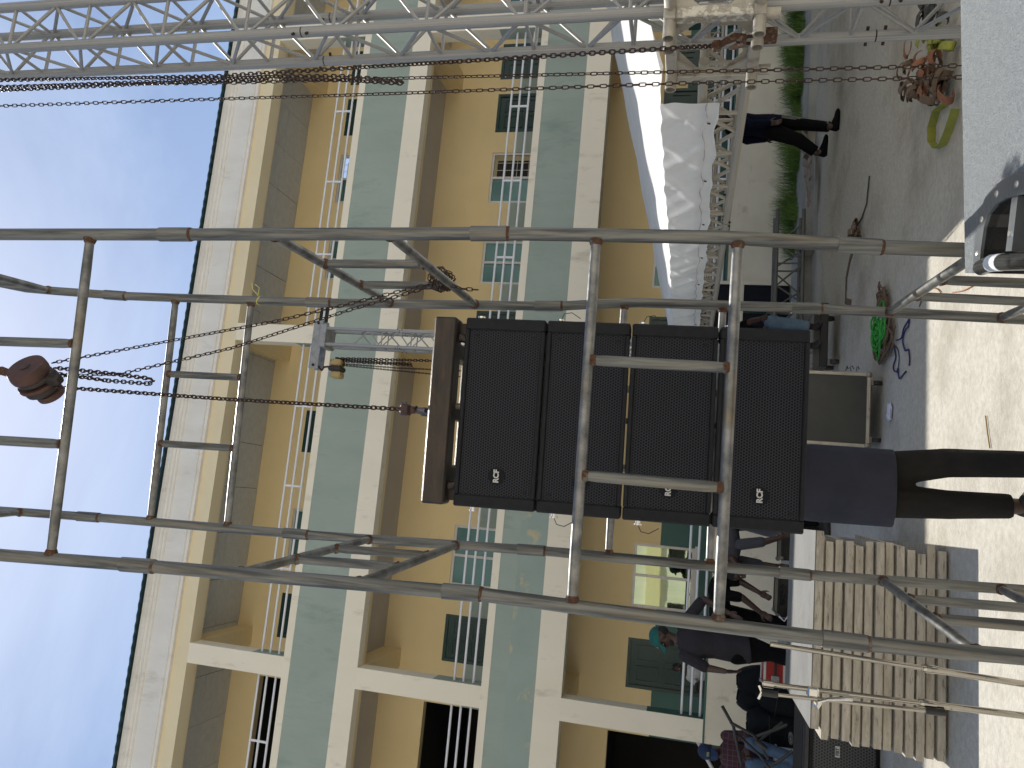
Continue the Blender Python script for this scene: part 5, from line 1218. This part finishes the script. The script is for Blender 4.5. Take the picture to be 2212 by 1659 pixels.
# child in white behind the ground floor railing
Y = 13.55; hd = atY(1466, 1443, Y); J = {'head': hd, 'neck': hd+Vector((-.02, .0, -.125)), 'pel': hd+Vector((-.03, .06, -.56))}
J.update(shL=hd+Vector((.11, 0, -.175)), shR=hd+Vector((-.13, 0, -.175)), elL=hd+Vector((.17, -.08, -.36)), elR=hd+Vector((-.19, -.10, -.30)), wrL=hd+Vector((.12, -.22, -.40)), wrR=hd+Vector((-.24, -.24, -.30)))
stand_legs(J, J['pel'], (1, 0, 0), (hd.x+.05, Y+.06, ZF[0]+.07), (hd.x-.11, Y+.06, ZF[0]+.07), (0, -1), .8)
person('child in a white shirt looking over the ground floor railing', J, shirt='cloth_white', trousers='denim', s=.80, face=(-.4, -1, -.1), sleeve=.4)

# seated man
Y = 10.3; hd = atY(1532, 1624, Y); J = {'head': hd, 'neck': hd+Vector((-.01, .07, -.13)), 'pel': Vector((hd.x-.03, Y+.20, .50))}
J.update(shR=hd+Vector((-.20, .09, -.19)), shL=hd+Vector((.19, .09, -.19)), elL=hd+Vector((.25, .02, -.46)), elR=hd+Vector((-.25, .02, -.46)), wrL=atY(1612, 1612, Y-.28), wrR=atY(1614, 1652, Y-.30))
J['hdL'] = J['wrL']+Vector((-.08, -.05, -.02)); J['hdR'] = J['wrR']+Vector((.08, -.05, -.02))
J['hipL'] = J['pel']+Vector((.1, -.02, 0)); J['hipR'] = J['pel']+Vector((-.1, -.02, 0))
J['knL'] = atY(1622, 1606, Y-.32); J['knR'] = atY(1624, 1650, Y-.34); J['anL'] = Vector((J['knL'].x-.12, Y-.30, .09)); J['anR'] = Vector((J['knR'].x, Y-.30, .09))
J['toL'] = J['anL']+Vector((-.06, -.14, -.065)); J['toR'] = J['anR']+Vector((-.02, -.15, -.065))
person('seated person in a maroon plaid shirt, navy cap and jeans by the entrance', J, shirt='plaid', trousers='denim', shoes='leather', face=(0, -.85, -.5), hup=(0, -.4, .9), cap_='cap_navy', sleeve=.55, legw=1.0, hem=.0, base=Vector((hd.x, Y, 0)))
ch = thing('plastic_chair', 'grey plastic chair under the seated person', 'chair', (hd.x-.03, Y+.2, 0))
MB().cbox((hd.x-.03, Y+.16, .40), (.46, .44, .03), .01).build('seat', 'panel_grey', ch)
MB().cbox((hd.x-.03, Y+.42, .66), (.44, .03, .45), .012, Matrix.Rotation(R(-10), 3, 'X')).build('backrest', 'panel_grey', ch)
for sx in (-1, 1):
    for sy in (-1, 1): MB().tube([(hd.x-.03+sx*.19, Y+.16+sy*.18, .39), (hd.x-.03+sx*.22, Y+.16+sy*.21, 0)], [.024, .018], 8).build('leg', 'panel_grey', ch, True)

# man walking along the kerb, head hidden by the tarpaulin
Y = 9.75; J = {}
J['pel'] = atY(1656, 272, Y); J['neck'] = J['pel']+Vector((.05, 0, .50)); J['head'] = J['pel']+Vector((.08, 0, .66))
J['hipL'] = atY(1668, 264, Y+.08); J['knL'] = atY(1732, 268, Y+.04); J['anL'] = atz(1795, 274, .10)
J['hipR'] = atY(1668, 284, Y-.06); J['knR'] = atY(1724, 302, Y-.06); J['anR'] = atY(1764, 330, Y-.02)
J['toL'] = J['anL']+Vector((.15, -.02, -.07)); J['toR'] = J['anR']+Vector((.08, -.02, -.10))
J.update(shL=J['neck']+Vector((0, .18, -.05)), shR=J['neck']+Vector((0, -.18, -.05)), elL=J['neck']+Vector((-.14, .2, -.28)), elR=J['neck']+Vector((-.14, -.22, -.28)), wrL=J['neck']+Vector((-.14, .18, -.50)), wrR=J['neck']+Vector((-.12, -.2, -.50)))
wk = person('person in a navy jacket and striped black track trousers walking along the kerb', J, shirt='cloth_navy', trousers='cloth_black', shoes='cloth_black', face=(1, 0, 0), sleeve=1.0, legw=1.05, hem=.06, s=1.06)
for k in range(3):
    o_ = Vector((.012+.012*k-.02, -.083+.0*k, 0)); MB().tube([J['hipL']+Vector((.02+.016*k, -.12, 0)), J['knL']+Vector((.015+.016*k, -.072, 0)), lerp(J['knL'], J['anL'], .9)+Vector((.01+.014*k, -.066, 0))], .0025, 5).build('side_stripe', 'print_white', wk, True)

# man in light jeans crouching behind the right edge of the speakers
Y = 9.3; J = {}
J['pel'] = atY(1672, 742, Y+.15); J['neck'] = atY(1590, 728, Y); J['head'] = atY(1562, 728, Y-.05)
J['shL'] = atY(1602, 706, Y+.05); J['elL'] = atY(1625, 694, Y-.12); J['wrL'] = atY(1645, 688, Y-.28); J['shR'] = atY(1602, 752, Y+.05); J['elR'] = atY(1640, 760, Y-.1); J['wrR'] = atY(1650, 725, Y-.28)
J['hipL'] = J['pel']+Vector((.1, 0, 0)); J['hipR'] = J['pel']+Vector((-.1, 0, 0)); J['knL'] = atY(1664, 695, Y-.2); J['knR'] = atY(1664, 752, Y-.22)
J['anL'] = Vector((atY(1730, 704, Y-.1).x, Y-.08, .30)); J['anR'] = Vector((atY(1735, 745, Y-.1).x, Y-.08, .30)); J['toL'] = J['anL']+Vector((0, -.14, -.065)); J['toR'] = J['anR']+Vector((0, -.14, -.065))
person('crouching person in light blue jeans at the right edge of the speaker stack', J, shirt='cloth_black', trousers='denim_light', face=(.2, -1, -.2), sleeve=.3, base=Vector((J['pel'].x, Y, .2)))
dl = thing('equipment_dolly', 'low black dolly with casters under the crouching person', 'dolly', (J['pel'].x+.05, 9.3, 0))
MB().cbox((J['pel'].x+.05, 9.35, .18), (.75, .5, .09), .01).build('dolly_deck', 'black_plastic', dl)
for sx in (-1, 1):
    for sy in (-1, 1):
        p = Vector((J['pel'].x+.05+sx*.3, 9.35+sy*.18, .06)); k = MB().cyl(p-Vector((.02, 0, 0)), p+Vector((.02, 0, 0)), .058, 16).build('caster_wheel', 'caster', dl, True)
        MB().cbox(p+Vector((0, 0, .055)), (.06, .06, .03), .004).build('caster_fork', 'case_steel', k)
